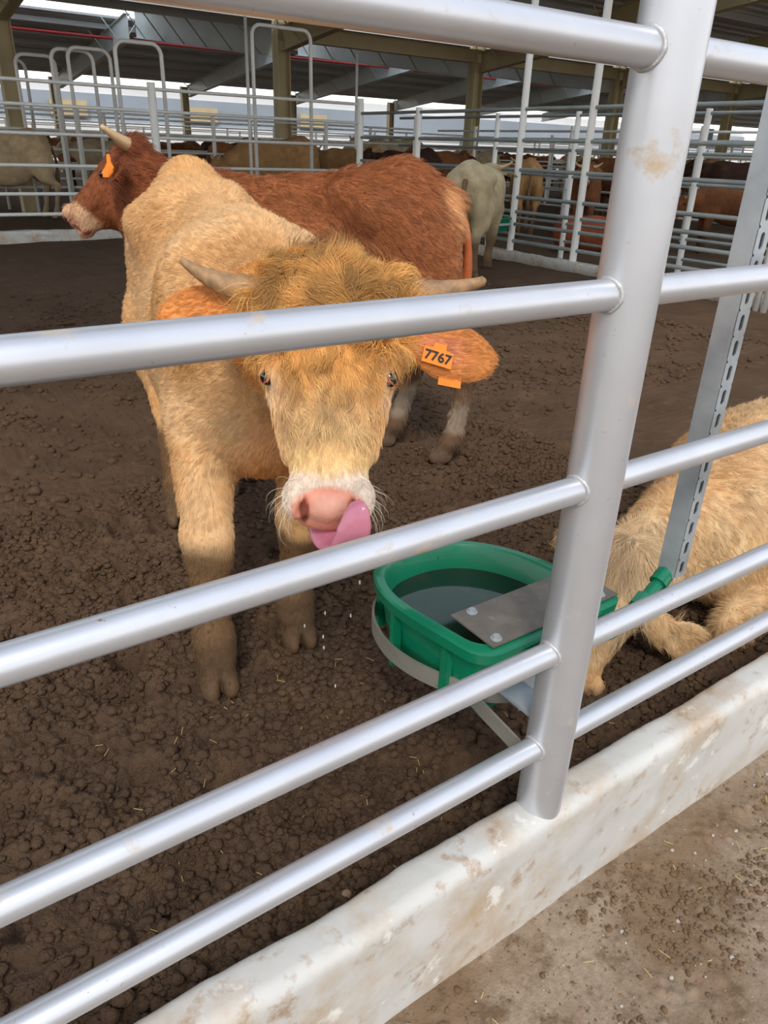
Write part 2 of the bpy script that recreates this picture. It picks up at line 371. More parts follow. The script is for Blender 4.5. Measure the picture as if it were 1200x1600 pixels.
# ------------------------------------------------------------------ drinking trough
TR = (1.045, 0.135, 0.55)
trough = empty('drinking_trough', TR, 0, 'green plastic drinking bowl of water bolted behind the near fence', 'drinking trough')
def dshape(wid, dep, n=40, rc=0.05, y0=0.0, st=0.17, ex=2.3):
    """outline of a D: flat side at y0, round far side"""
    p = []
    hw = wid / 2
    for a in np.linspace(-PI / 2, 0, 6): p.append((hw - rc + rc * math.cos(a), y0 + rc + rc * math.sin(a)))
    for a in np.linspace(0, PI, n):
        ca, sa = math.cos(a), math.sin(a)
        x = hw * abs(ca) ** (2 / ex) * (1 if ca >= 0 else -1); y = (dep - st) * abs(sa) ** (2 / ex)
        p.append((x, y0 + st + y))
    for a in np.linspace(PI, 1.5 * PI, 6): p.append((-hw + rc + rc * math.cos(a), y0 + rc + rc * math.sin(a)))
    return [(x - 0.17 * max(y, 0), y) for x, y in p]
def bowl_mesh(W=0.40, Dp=0.42):
    lv = [(-0.19, -0.045, 1), (-0.185, -0.03, 1), (-0.03, -0.006, 1), (-0.028, 0.012, 1), (-0.004, 0.014, 1), (0.0, 0.008, 1), (0.0, -0.012, 1), (-0.008, -0.018, 1), (-0.175, -0.05, 1), (-0.178, -0.09, 1)]
    mb = MB(); n = None; vs = []
    for z, off, _ in lv:
        pts = dshape(W + 2 * off, Dp + 2 * off, y0=-off); n = len(pts); vs += [(x, y, z) for x, y in pts]
    fs = [(i * n + k, i * n + (k + 1) % n, (i + 1) * n + (k + 1) % n, (i + 1) * n + k) for i in range(len(lv) - 1) for k in range(n)]
    fs += [tuple(range(n)), tuple((len(lv) - 1) * n + k for k in range(n))]
    return mb.add(vs, fs)
bowl_mesh().build('bowl', M['green'], trough, autosmooth=35)
wpts = dshape(0.40 - 0.048, 0.42 - 0.048, y0=0.024)
MB().add([(x, y, -0.062) for x, y in wpts] + [(x * 0.9, 0.03 + y * 0.9, -0.15) for x, y in wpts],
         [tuple(range(len(wpts)))] + [(k, (k + 1) % len(wpts), len(wpts) + (k + 1) % len(wpts), len(wpts) + k) for k in range(len(wpts))] + [tuple(len(wpts) + k for k in range(len(wpts)))]).build('water', M['water'], trough)
MB().box((0.012, 0.070, 0.004), (0.375, 0.135, 0.004), bev=0.0015).build('cover_plate', M['plate'], trough)
for bx, by in ((-0.150, 0.022), (0.16, 0.022), (-0.13, 0.12)):
    mb = MB().tube([(bx, by, 0.004), (bx, by, 0.014)], 0.008, 6); mb.tube([(bx, by, 0.0055), (bx, by, 0.0075)], 0.012, 16)
    mb.build('bolt', M['galv'], trough)
for rx, ry, rz in ((-0.232, 0.25, 0), (-0.208, 0.10, 0), (-0.17, 0.395, 0), (0.0, 0.40, 0), (0.158, 0.2, 0)):
    MB().box((rx, ry, -0.10), (0.022, 0.022, 0.15), bev=0.004).build('rib', M['green'], trough)
MB().box((-0.12, 0.18, -0.2), (0.06, 0.05, 0.03), bev=0.01).build('foot', M['green'], trough)
bp = MB().box((0.02, -0.018, -0.045), (0.24, 0.004, 0.055), bev=0.001); bp.box((0.0, -0.016, -0.135), (0.2, 0.006, 0.085), bev=0.002)
bp.box((-0.098, 0.03, -0.135), (0.005, 0.09, 0.08), bev=0.002)
bp.box((-0.128, -0.055, -0.10), (0.06, 0.085, 0.008)); bp.build('mounting_plate', M['galv'], trough)
for bx in (-0.065, 0.03):
    mb = MB().tube([(bx, -0.020, -0.045), (bx, -0.029, -0.045)], 0.0085, 6); mb.tube([(bx, -0.02, -0.045), (bx, -0.0225, -0.045)], 0.013, 16); mb.build('bolt', M['galv'], trough)
gp = [(0.935, 0.13, 0.415), (0.885, 0.165, 0.415), (0.84, 0.23, 0.415), (0.805, 0.32, 0.418), (0.80, 0.41, 0.42), (0.83, 0.50, 0.425), (0.90, 0.565, 0.425), (1.02, 0.60, 0.425), (1.14, 0.58, 0.425), (1.22, 0.51, 0.425), (1.26, 0.40, 0.42), (1.25, 0.28, 0.418), (1.2, 0.17, 0.415), (1.12, 0.12, 0.415)]
def smooth_path(P, n=8):
    P = np.array(P); out = []
    for i in range(len(P) - 1):
        p0, p1, p2, p3 = P[max(i - 1, 0)], P[i], P[i + 1], P[min(i + 2, len(P) - 1)]
        for k in range(n):
            t = k / n; out.append(0.5 * ((2 * p1) + (-p0 + p2) * t + (2 * p0 - 5 * p1 + 4 * p2 - p3) * t * t + (-p0 + 3 * p1 - 3 * p2 + p3) * t ** 3))
    out.append(P[-1]); return out
def band(P, hgt, th):
    mb = MB(); P = [np.array(p) for p in P]; vs = []
    for i, p in enumerate(P):
        t = nz(P[min(i + 1, len(P) - 1)] - P[max(i - 1, 0)]); s = nz(np.cross(t, [0, 0, 1])); u = nz(np.cross(s, t))
        for a, b in ((-1, -1), (1, -1), (1, 1), (-1, 1)): vs.append(p + s * th / 2 * a + u * hgt / 2 * b)
    n = len(P); fs = [(4 * i + k, 4 * i + (k + 1) % 4, 4 * i + 4 + (k + 1) % 4, 4 * i + 4 + k) for i in range(n - 1) for k in range(4)] + [(0, 1, 2, 3), (4 * n - 4, 4 * n - 3, 4 * n - 2, 4 * n - 1)]
    return mb.add(vs, fs)
gb = pmb(band(smooth_path(gp), 0.042, 0.006), trough).build('guard_band', M['band'], trough, autosmooth=35)
st_ = pmb(band([(0.865, 0.215, 0.412), (0.875, 0.15, 0.385), (0.895, 0.085, 0.35), (0.91, 0.045, 0.325)], 0.035, 0.006), trough).build('strap', M['band'], trough)
# green supply pipe, running from the trough to the slotted channel
sp = empty('supply_pipe', (1.05, 0.1, 0.5), 0, 'green plastic water pipe with a coupling, from the drinking bowl to the slotted channel', 'pipe')
pp = smooth_path([(1.12, 0.13, 0.50), (1.18, 0.10, 0.495), (1.26, 0.10, 0.52), (1.33, 0.112, 0.55), (1.385, 0.118, 0.575), (1.395, 0.118, 0.60), (1.395, 0.118, 0.63)])
pmb(MB().tube(pp, 0.0145, 20), sp).build('pipe', M['green'], sp, smooth=True)
pmb(MB().tube([(1.275, 0.102, 0.526), (1.305, 0.107, 0.54)], 0.024, 8), sp).build('coupling', M['green'], sp)
pmb(MB().tube([(1.35, 0.114, 0.561), (1.38, 0.118, 0.577)], 0.021, 20), sp).build('elbow', M['green'], sp)

# ------------------------------------------------------------------ barn
def far_fence(name, pts, zs, posts, r, rp, material, label, top=2.05, z0=0.0, group=None, postmat=None, tops=None):
    a, b = np.array(pts[0], float), np.array(pts[1], float)
    f = empty(name, (a[0], a[1], 0), 0, label, 'fence', group)
    for z in zs:
        pmb(MB().tube([(a[0], a[1], z), (b[0], b[1], z)], r, 10), f).build('rail', material, f, smooth=True)
    for i, (x, y) in enumerate(posts):
        t_ = tops[i] if tops else top
        pmb(MB().tube([(x, y, -0.03), (x, y, t_)], rp, 12), f).build('post', postmat or material, f, autosmooth=40)
    return f
# F1 : across the back of the pen, at Y = 12
FZ = [2.13, 1.83, 1.465, 1.045, 0.66, 0.38]
far_fence('pipe_fence', ((-8, 12), (8.16, 12)), FZ, [(x, 12) for x in (-7.4, -3.4, 0.6, 4.36, 8.16)], 0.026, 0.062, M['farrail'],
          'bright silver pipe fence behind the red bull, closing the back of the pen', top=2.22)
k = kerb_mesh(-8, 8.1, 11.9, 12.08, 0.16, -0.05, 160, 8, 0.012); k = k.build('concrete_kerb', M['kerb'], smooth=True)
tag(k, 'rough low kerb at the foot of the far fence, left of the red bull', 'kerb')
# F2 : side fence X = 8.16 running towards the camera
F2Z = [1.985, 1.60, 1.225, 0.865, 0.67, 0.50, 0.27]
far_fence('pipe_fence', ((8.16, 12), (8.16, 0.2)), F2Z, [(8.16, 10.23), (8.16, 7.8), (8.16, 6.55), (8.16, 2.6)], 0.026, 0.05, M['darkrail'],
          'dark pipe fence with tall posts running along the right side of the pen', postmat=M['farrail'], tops=[2.05, 3.6, 3.6, 2.05])
tag(kerb_mesh(0.2, 12, -0.06, 0.1, 0.13, -0.05, 150, 4, 0.012).build('concrete_kerb', M['kerb'], smooth=True), 'crumbling pale kerb under the right side fence of the pen', 'kerb')
o = C.objects[-1] if False else bpy.data.objects['concrete_kerb.002']; o.rotation_euler = (0, 0, PI / 2); o.location = (8.16, 0, 0)
far_fence('pipe_fence', ((9.05, 12), (9.05, 0.2)), [1.95, 1.5, 1.15, 0.8, 0.5, 0.25], [(9.05, y) for y in (11.5, 9.3, 7.6, 5.5, 3.4, 1.2)], 0.022, 0.04, M['darkrail'],
          'second pipe fence just beyond the dark side fence of the pen', top=2.0, postmat=M['farrail'])
# lines of fences beyond
def xline(Y, x0, x1, step, label, zs=(1.9, 1.55, 1.2, 0.85, 0.5), off=0.0, mt='farrail', r=0.024):
    far_fence('pipe_fence', ((x0, Y), (x1, Y)), list(zs), [(x, Y) for x in np.arange(x0 + off, x1, step)], r, 0.045, M[mt], label, top=2.0)
xline(16.7, -8, 12.9, 2.9, 'pale pipe fence along the far edge of the hooped alley', off=0.8)
xline(20.5, -6, 40, 4.0, 'pipe fence behind the dun bull, across the middle of the barn')
xline(27.0, -4, 48, 4.5, 'pipe fence behind the middle cattle pens, halfway to the daylight')
xline(33.5, -4, 58, 4.5, 'pipe fence in front of the farthest cattle in the barn', off=1)
xline(38.8, -4, 70, 5.0, 'last pipe fence, against the bright open side of the barn', zs=(1.9, 1.5, 1.1, 0.7), off=2)
for X, lab, st in ((13.5, 'pipe fence beyond the lying calf, between two side pens', 3.2), (19.5, 'grey pipe fence past the brown bull at the right edge', 4), (28, 'farthest cross fence at the right of the barn', 5)):
    far_fence('pipe_fence', ((X, 1), (X, 16.5 if X < 14 else 33)), [1.9, 1.5, 1.1, 0.75, 0.4], [(X, y) for y in np.arange(2.2, 16.5 if X < 14 else 33, st)], 0.024, 0.045, M['farrail'], lab, top=2.0)
# hoops
def hoop(px0, px1, py, zt, label):
    r = ray((px0 + px1) / 2, py); s = (zt - CAM[2]) / r[2]; Y = CAM[1] + r[1] * s
    xa = onY(px0, py, Y)[0]; xb = onY(px1, py, Y)[0]; rc = 0.16
    P = [(xa, Y, 0.0), (xa, Y, zt - rc)] + [(xa + rc - rc * math.cos(a), Y, zt - rc + rc * math.sin(a)) for a in np.linspace(0.2, PI / 2, 6)]
    P += [(xb - rc + rc * math.sin(a), Y, zt - rc + rc * math.cos(a)) for a in np.linspace(0, PI / 2 - 0.2, 6)] + [(xb, Y, zt - rc), (xb, Y, 0.0)]
    o = empty('gate_hoop', (xa, Y, 0), 0, label, 'gate frame', 'tall tube hoops over the alley gates')
    pmb(MB().tube(P, 0.033, 12), o).build('hoop_tube', M['farrail'], o, smooth=True)
    return o
hoop(178, 250, 66, 2.83, 'tall silver tube hoop, right-most of the small hoops at upper left')
hoop(104, 170, 76, 2.83, 'tall silver tube hoop, second from the right of the small hoops at upper left')
hoop(78, 143, 78, 2.80, 'narrow tube hoop partly behind another hoop at upper left, third from the right')
hoop(22, 84, 86, 2.80, 'tall tube hoop, fourth from the right of the small hoops at upper left')
hoop(-26, 37, 92, 2.80, 'tube hoop cut off by the left edge of the photo')
hoop(393, 485, 43, 3.27, 'largest tube hoop, in front of the tan column above the red bull')
for px, y0_, lab in ((388, 13.3, 'thin upright tube just left of the largest hoop'), (557, 15, 'thin grey upright tube between the two tan columns')):
    p = onY(px, 150, y0_); zt = onY(px, 26 if px < 400 else 80, y0_)[2]
    tag(MB().tube([(p[0], p[1], -0.03), (p[0], p[1], zt)], 0.03, 10).build('upright_tube', M['farrail'], smooth=True), lab, 'pole')
# columns (H section), 6 m apart, Y = 17.4
def hsec(x, y, z0, z1, w_=0.32, d_=0.3):
    mb = MB(); mb.box((x - w_ / 2 + 0.01, y, (z0 + z1) / 2), (0.02, d_, z1 - z0)); mb.box((x + w_ / 2 - 0.01, y, (z0 + z1) / 2), (0.02, d_, z1 - z0))
    mb.box((x, y, (z0 + z1) / 2), (w_, 0.015, z1 - z0)); return mb
colx = [3.38, 9.4, 15.4, 21.3, 27.6]
cl_ = ['dark steel column at the left edge behind the hoops', 'tan steel column behind the largest hoop', 'tan steel column above the red bull rump, right of the photo centre',
       'steel column half hidden by the thick fence post', 'steel column seen right of the thick fence post']
for x, l in zip(colx, cl_): tag(hsec(x, 17.4, -0.05, 4.0).build('steel_column', M['tan']), l, 'column', 'steel columns of the barn')
tag(MB().box((22, 17.4, 3.76), (25.2, 0.22, 0.28)).box((22, 17.4, 3.91), (25.2, 0.32, 0.02)).build('eave_beam', M['tan']), 'long tan steel beam joining the column tops', 'beam')
for i, x in enumerate(colx):
    tag(hsec(x - 0.3, 38.6, -0.05, 3.8).build('steel_column', M['tan']), 'distant steel column against the daylight at the far side of the barn', 'column', 'far row of barn columns')
# roofs
def roof_sheet(name, y0, z0, y1, z1, x0=-12, x1=75):
    L = math.hypot(y1 - y0, z1 - z0); ns = int(L / 0.30); mb = MB()
    th = math.atan2(z1 - z0, y1 - y0); R4 = Matrix.Rotation(th, 4, 'X')
    # corrugation ribs run along X as seen in the photo
    prof = []
    for i in range(ns):
        a = i / ns; b_2 = (i + 0.5) / ns; c_ = (i + 0.62) / ns; d_2 = (i + 0.95) / ns
        for t, dz in ((a, 0), (b_2, 0), (c_, 0.05), (d_2, 0.05)): prof.append((y0 + (y1 - y0) * t, z0 + (z1 - z0) * t + dz))
    prof.append((y1, z1)); top = [(y, z + 0.07) for y, z in prof[::-1]]
    mb.extrude_x(prof + top, x0, x1)
    return tag(mb.build(name, M['roof']), kind='structure')
roof_sheet('ceiling_near', 1.2, 4.55, 5.4, 5.15)
roof_sheet('ceiling_near_slope', 8.4, 5.15, 17.3, 4.0)
tag(MB().box((30, 6.9, 5.75), (86, 4.4, 0.04)).build('ceiling_near_added_skylight', M['sheet']), kind='structure')  # unseen skylight over the near ridge, added to brighten the pens
roof_sheet('ceiling_middle', 17.5, 4.0, 26.4, 5.2)
roof_sheet('ceiling_far', 30.0, 5.2, 38.9, 4.0)
tag(MB().box((30, 28.2, 5.75), (86, 5.0, 0.04)).build('ceiling_ridge_cap', M['sheet']), kind='structure')
trim_n = 0
def purlins(y0, z0, y1, z1, n):
    global trim_n
    for i in range(n):
        t = (i + 0.5) / n; trim_n += 1
        tag(MB().box((30, y0 + (y1 - y0) * t, z0 + (z1 - z0) * t - 0.09), (84, 0.07, 0.16)).build('trim_%d' % trim_n, M['purlin']), kind='structure')
purlins(1.2, 4.55, 5.4, 5.15, 3); purlins(8.4, 5.15, 17.3, 4.0, 6); purlins(17.5, 4.0, 26.4, 5.2, 6); purlins(30, 5.2, 38.9, 4.0, 6)
# rafters, tapered, one pair per bay with short braces
def rafter(x, y0, z0, y1, z1, d0, d1):
    mb = MB(); t = 0.012; f = 0.11
    P = [(y0, z0 - 0.17), (y1, z1 - 0.17), (y1, z1 - 0.17 - d1), (y0, z0 - 0.17 - d0)]
    mb.add([(x - t, y, z) for y, z in P] + [(x + t, y, z) for y, z in P], [(0, 1, 2, 3), (7, 6, 5, 4), (0, 4, 5, 1), (2, 6, 7, 3), (1, 5, 6, 2), (0, 3, 7, 4)])
    for (ya, za), (yb, zb) in (((y0, z0 - 0.17), (y1, z1 - 0.17)), ((y0, z0 - 0.17 - d0), (y1, z1 - 0.17 - d1))):
        mb.add([(x - f, ya, za), (x + f, ya, za), (x + f, yb, zb), (x - f, yb, zb), (x - f, ya, za + .015), (x + f, ya, za + .015), (x + f, yb, zb + .015), (x - f, yb, zb + .015)],
               [(0, 1, 2, 3), (7, 6, 5, 4), (0, 4, 5, 1), (1, 5, 6, 2), (2, 6, 7, 3), (3, 7, 4, 0)])
    n = max(2, int(abs(y1 - y0) / 1.6))
    for i in range(n):      # fly braces up to the purlins
        u = (i + 0.5) / n; y = y0 + (y1 - y0) * u; z = z0 + (z1 - z0) * u; d = d0 + (d1 - d0) * u
        for s in (-1, 1): mb.tube([(x + 0.02 * s, y, z - 0.15 - d), (x + 0.62 * s, y, z - 0.12)], 0.018, 6)
    return mb
rl = 'tapered steel rafter under the barn roof'
for i, x in enumerate([-2.6] + colx + [33.6, 39.6]):
    for seg, (a, b_3, c_, d_2, e1, e2) in {'over the near pens': (1.3, 4.55, 6.8, 5.35, 0.35, 0.75), 'between the near ridge and the columns': (6.8, 5.35, 17.2, 4.0, 0.75, 0.45),
                                 'rising from the columns to the ridge skylight': (17.6, 4.0, 27.6, 5.35, 0.55, 0.75), 'falling from the skylight to the far open side': (28.4, 5.35, 38.8, 4.0, 0.75, 0.45)}.items():
        tag(rafter(x, a, b_3, c_, d_2, e1, e2).build('roof_rafter', M['pale' if a > 17 else 'tan']), 'tapered steel rafter %s' % seg, 'rafter', 'rafters %s' % seg)
tag(MB().tube([(-10, 30.2, 4.62), (70, 30.2, 4.62)], 0.05, 10).build('sprinkler_pipe', M['red'], smooth=True), 'thin red pipe running the length of the barn under the roof', 'pipe')
# beyond the barn
fb = empty('barn', (30, 58, 0), 0, 'pale low building seen in daylight beyond the open side of the barn', 'building')
pmb(MB().box((30, 60, 1.2), (130, 3, 2.6)).box((30, 60.5, 4.5), (130, 3, 0.7)), fb).build('wall', M['farwall'], fb)
pmb(MB().box((30, 59.2, 3.35), (130, 1.0, 1.7)), fb).build('roof_edge', M['blue'], fb)
for x in np.arange(5, 40, 9.5): pmb(MB().box((x, 58.5, 3.2), (2.4, 0.3, 1.0)), fb).build('panel', M['tanpanel'], fb)
tag(MB().box((onY(1110, 190, 26)[0], 26, 2.55), (0.9, 0.05, 0.8)).tube([(onY(1110, 190, 26)[0] - .3, 26, 2.9), (onY(1110, 190, 26)[0] - .3, 26, 5.2)], .012, 6).tube([(onY(1110, 190, 26)[0] + .3, 26, 2.9), (onY(1110, 190, 26)[0] + .3, 26, 5.2)], .012, 6).build('hanging_sign', M['bluesign']), 'small pale blue board hanging in the distance right of the thick post', 'sign')

# small far troughs
def far_trough(x, y, z, label, yaw=0.0):
    t_ = empty('drinking_trough', (x, y, z), yaw, label, 'drinking trough')
    b = bowl_mesh(0.55, 0.42).build('bowl', M['green'], t_, autosmooth=35)
    o = band([(p[0], p[1], -0.09) for p in dshape(0.57, 0.44, y0=-0.01)], 0.03, 0.008).build('guard_band', M['galv'], t_); return t_
far_trough(8.02, 7.95, 0.60, 'small green drinking trough beside the rear of the pale grey bull', PI / 2)
far_trough(9.08, 6.35, 0.56, 'green trough far back, seen between the dark side rails', -PI / 2)
# bars of pen beside far post at right edge
for i, (px, py) in enumerate(((1180, 486), (1192, 488))):
    p = onZ(px, py, 0.0); tag(MB().tube([(p[0], p[1], -0.03), (p[0], p[1], 2.2)], 0.035, 12).build('upright_tube', M['farrail'], smooth=True), ('left' if i == 0 else 'right') + ' one of two grey upright tubes behind the slotted channel', 'pole')
NOHAIR = False
M['lidtan'] = mat('pale eyelid rim', srgb(.78, .62, .46), .6)
# ------------------------------------------------------------------ cattle: implicit surfaces, meshed as ONE continuous body each
def sd_rc(P, a, b, ra, rb):
    a = np.array(a, np.float32); b = np.array(b, np.float32); ab = b - a; L2 = float(ab @ ab) + 1e-9
    t = np.clip(((P - a) @ ab) / L2, 0, 1); d = P - a - t[:, None] * ab
    return np.sqrt(np.einsum('ij,ij->i', d, d)) - (ra + (rb - ra) * t)
def sd_el(P, c, r, R=None):
    q = P - np.array(c, np.float32)
    if R is not None: q = q @ np.asarray(R, np.float32)
    r = np.array(r, np.float32); k0 = np.sqrt((((q / r) ** 2)).sum(1)) + 1e-6; k1 = np.sqrt((((q / (r * r)) ** 2)).sum(1)) + 1e-6
    return k0 * (k0 - 1) / k1
def smin(a, b, k):
    h = np.clip(0.5 + 0.5 * (b - a) / k, 0, 1); return b + (a - b) * h - k * h * (1 - h)
def eval_prims(P, prims):
    d = np.full(len(P), 1e3, np.float32)
    for p in prims:
        op, kind, args, k = p
        q = sd_rc(P, *args) if kind == 'rc' else sd_el(P, *args)
        if op == '+': d = smin(d, q, k)
        else: d = -smin(-d, q, k)
    return d
EDG = [(0, 1), (2, 3), (4, 5), (6, 7), (0, 2), (1, 3), (4, 6), (5, 7), (0, 4), (1, 5), (2, 6), (3, 7)]
def mesh_sdf(prims, lo, hi, h, disp=None):
    lo = np.array(lo, np.float32); B = 12
    nb = np.ceil((np.array(hi) - lo) / (h * B)).astype(int); n = nb * B
    bc = np.stack(np.meshgrid(*[np.arange(k) for k in nb], indexing='ij'), -1).reshape(-1, 3)
    cen = lo + (bc * B + B / 2) * h
    dc = eval_prims(cen.astype(np.float32), prims)
    F = np.ones(tuple(n), np.float32)
    rad = h * B * 0.87 + 0.05
    off = np.stack(np.meshgrid(*[np.arange(B)] * 3, indexing='ij'), -1).reshape(-1, 3)
    for i in np.nonzero(dc < -rad)[0]:
        x, y, z = bc[i] * B; F[x:x + B, y:y + B, z:z + B] = -1
    act = np.nonzero(np.abs(dc) <= rad)[0]
    for s in range(0, len(act), 200):
        ii = act[s:s + 200]; G = (bc[ii][:, None, :] * B + off[None]).reshape(-1, 3)
        P = (lo + G * h).astype(np.float32); d = eval_prims(P, prims)
        if disp: d = d + disp(P)
        F[G[:, 0], G[:, 1], G[:, 2]] = d
    S = F < 0
    sh = [S[a:n[0] - 1 + a, b:n[1] - 1 + b, c:n[2] - 1 + c] for a in (0, 1) for b in (0, 1) for c in (0, 1)]
    cnt = sum(x.astype(np.int8) for x in sh); cells = np.argwhere((cnt > 0) & (cnt < 8))
    co = [(a, b, c) for a in (0, 1) for b in (0, 1) for c in (0, 1)]
    val = np.stack([F[cells[:, 0] + a, cells[:, 1] + b, cells[:, 2] + c] for a, b, c in co], 1)
    acc = np.zeros((len(cells), 3)); num = np.zeros(len(cells)); cof = np.array(co, float)
    for a, b in EDG:
        va, vb = val[:, a], val[:, b]; mk = (va < 0) != (vb < 0)
        t = np.where(mk, va / np.where(mk, va - vb, 1), 0)
        acc += np.where(mk[:, None], cof[a] + (cof[b] - cof[a]) * t[:, None], 0); num += mk
    V = lo + (cells + acc / num[:, None]) * h
    ID = -np.ones((n[0] - 1, n[1] - 1, n[2] - 1), np.int32); ID[cells[:, 0], cells[:, 1], cells[:, 2]] = np.arange(len(cells))
    Qs = []
    for ax in range(3):
        s0 = [slice(1, -1)] * 3; s1 = [slice(1, -1)] * 3; s0[ax] = slice(0, -1); s1[ax] = slice(1, None)
        A, Bb = S[tuple(s0)], S[tuple(s1)]; ed = np.argwhere(A != Bb)
        if not len(ed): continue
        base = ed.copy()
        for k in range(3):
            if k != ax: base[:, k] += 1
        u, v = [(1, 2), (2, 0), (0, 1)][ax]
        q = []
        for du, dv in ((-1, -1), (0, -1), (0, 0), (-1, 0)):
            c = base.copy(); c[:, u] += du; c[:, v] += dv; q.append(ID[c[:, 0], c[:, 1], c[:, 2]])
        q = np.stack(q, 1); fl = A[ed[:, 0], ed[:, 1], ed[:, 2]]
        q[~fl] = q[~fl][:, ::-1]; Qs.append(q)
    Qs = np.concatenate(Qs); Qs = Qs[(Qs >= 0).all(1)]
    # light smoothing
    for _ in range(1):
        A = np.zeros_like(V); c = np.zeros(len(V))
        for a, b in ((0, 1), (1, 2), (2, 3), (3, 0)):
            np.add.at(A, Qs[:, a], V[Qs[:, b]]); np.add.at(c, Qs[:, a], 1)
        V = V * 0.5 + (A / np.maximum(c, 1)[:, None]) * 0.5
    return V, Qs

def head_prims(Hf, o, s=1.0, ears=True, ear_c=(.13, .13), fold=0, es=1.0, er=1.0, mouth=True):
    """Hf columns: lateral (animal's left), t (poll to nose), n (out of the face); o: poll surface point"""
    T = lambda a, b, c: o + Hf @ (np.array([a, b, c]) * s)
    P = []
    def el(c, r, k=0.03, R=None, op='+'):
        RR = Hf if R is None else Hf @ R
        P.append((op, 'el', (T(*c), tuple(np.array(r) * s), RR), k * s))
    def rc(a, b, ra, rb, k=0.03): P.append(('+', 'rc', (T(*a), T(*b), ra * s, rb * s), k * s))
    el((0, .115, -.10), (.108, .125, .085), .02)
    el((0, .025, -.090), (.080, .045, .05), .04)
    for sg in (1, -1): rc((sg * .06, .045, -.085), (sg * .118, .040, -.080), .038, .034, .03)
    el((0, .21, -.088), (.096, .12, .066), .02)
    rc((0, .20, -.115), (0, .385, -.092), .086, .070, .03)
    for sg in (1, -1):
        el((sg * .092, .19, -.068), (.030, .046, .034), .02)
        el((sg * .058, .22, -.165), (.045, .12, .080), .04)
        rc((sg * .090, .20, -.105), (sg * .070, .34, -.105), .022, .016, .03)
        el((sg * .119, .214, -.060), (.011, .017, .012), .008, op='-')
    rc((0, .17, -.2), (0, .38, -.155), .055, .040, .05)
    rc((0, .09, -.17), (0, .18, -.2), .075, .06, .04)
    el((0, .428, -.088), (.078, .050, .060), .02)
    for sg in (1, -1):
        el((sg * .057, .442, -.046), (.024, .038, .032), .010)
    el((0, .455, -.062), (.044, .030, .040), .012)
    el((0, .470, -.082), (.060, .024, .026), .012)
    el((0, .468, -.140), (.046, .036, .024), .015)
    if not mouth: el((0, .445, -.125), (.058, .040, .045), .03)
    if mouth: el((0, .492, -.113), (.075, .04, .004), .008, op='-')
    for sg in (1, -1):
        a = sg * 0.38; R = np.array([[math.cos(a), math.sin(a), 0], [-math.sin(a), math.cos(a), 0], [0, 0, 1]])
        el((sg * .043, .462, -.018), (.0105, .026, .022), .004, R=R, op='-')
        el((sg * .022, .432, -.018), (.030, .006, .012), .006, op='-')
    if ears:
        for sg in (1, -1):
            if fold == sg:
                rc((sg * .09, .10, -.13), (sg * .13, .06, -.25), .03, .04, .03); continue
            ce = ear_c[0] if sg > 0 else ear_c[1]; dr = ce - .13
            a = sg * (dr * 2.2 + .05); R = np.array([[math.cos(a), -math.sin(a), 0], [math.sin(a), math.cos(a), 0], [0, 0, 1]])
            b = sg * 0.30; R2 = np.array([[math.cos(b), 0, math.sin(b)], [0, 1, 0], [-math.sin(b), 0, math.cos(b)]])
            RR = R @ R2
            rc((sg * .10, .115, -.115), (sg * .165 * es, ce - .01, -.115), .030, .024, .02)
            if es > 1.1: el((sg * .17 * es, ce - .005, -.117), (.095, .050, .020), .03, RR)
            el((sg * .240 * es, ce, -.118), (.098, .057 * er, .015), .02, RR)
            el((sg * .230 * es, ce, -.099), (.078, .038 * er, .0125), .012, RR, '-')
    return P

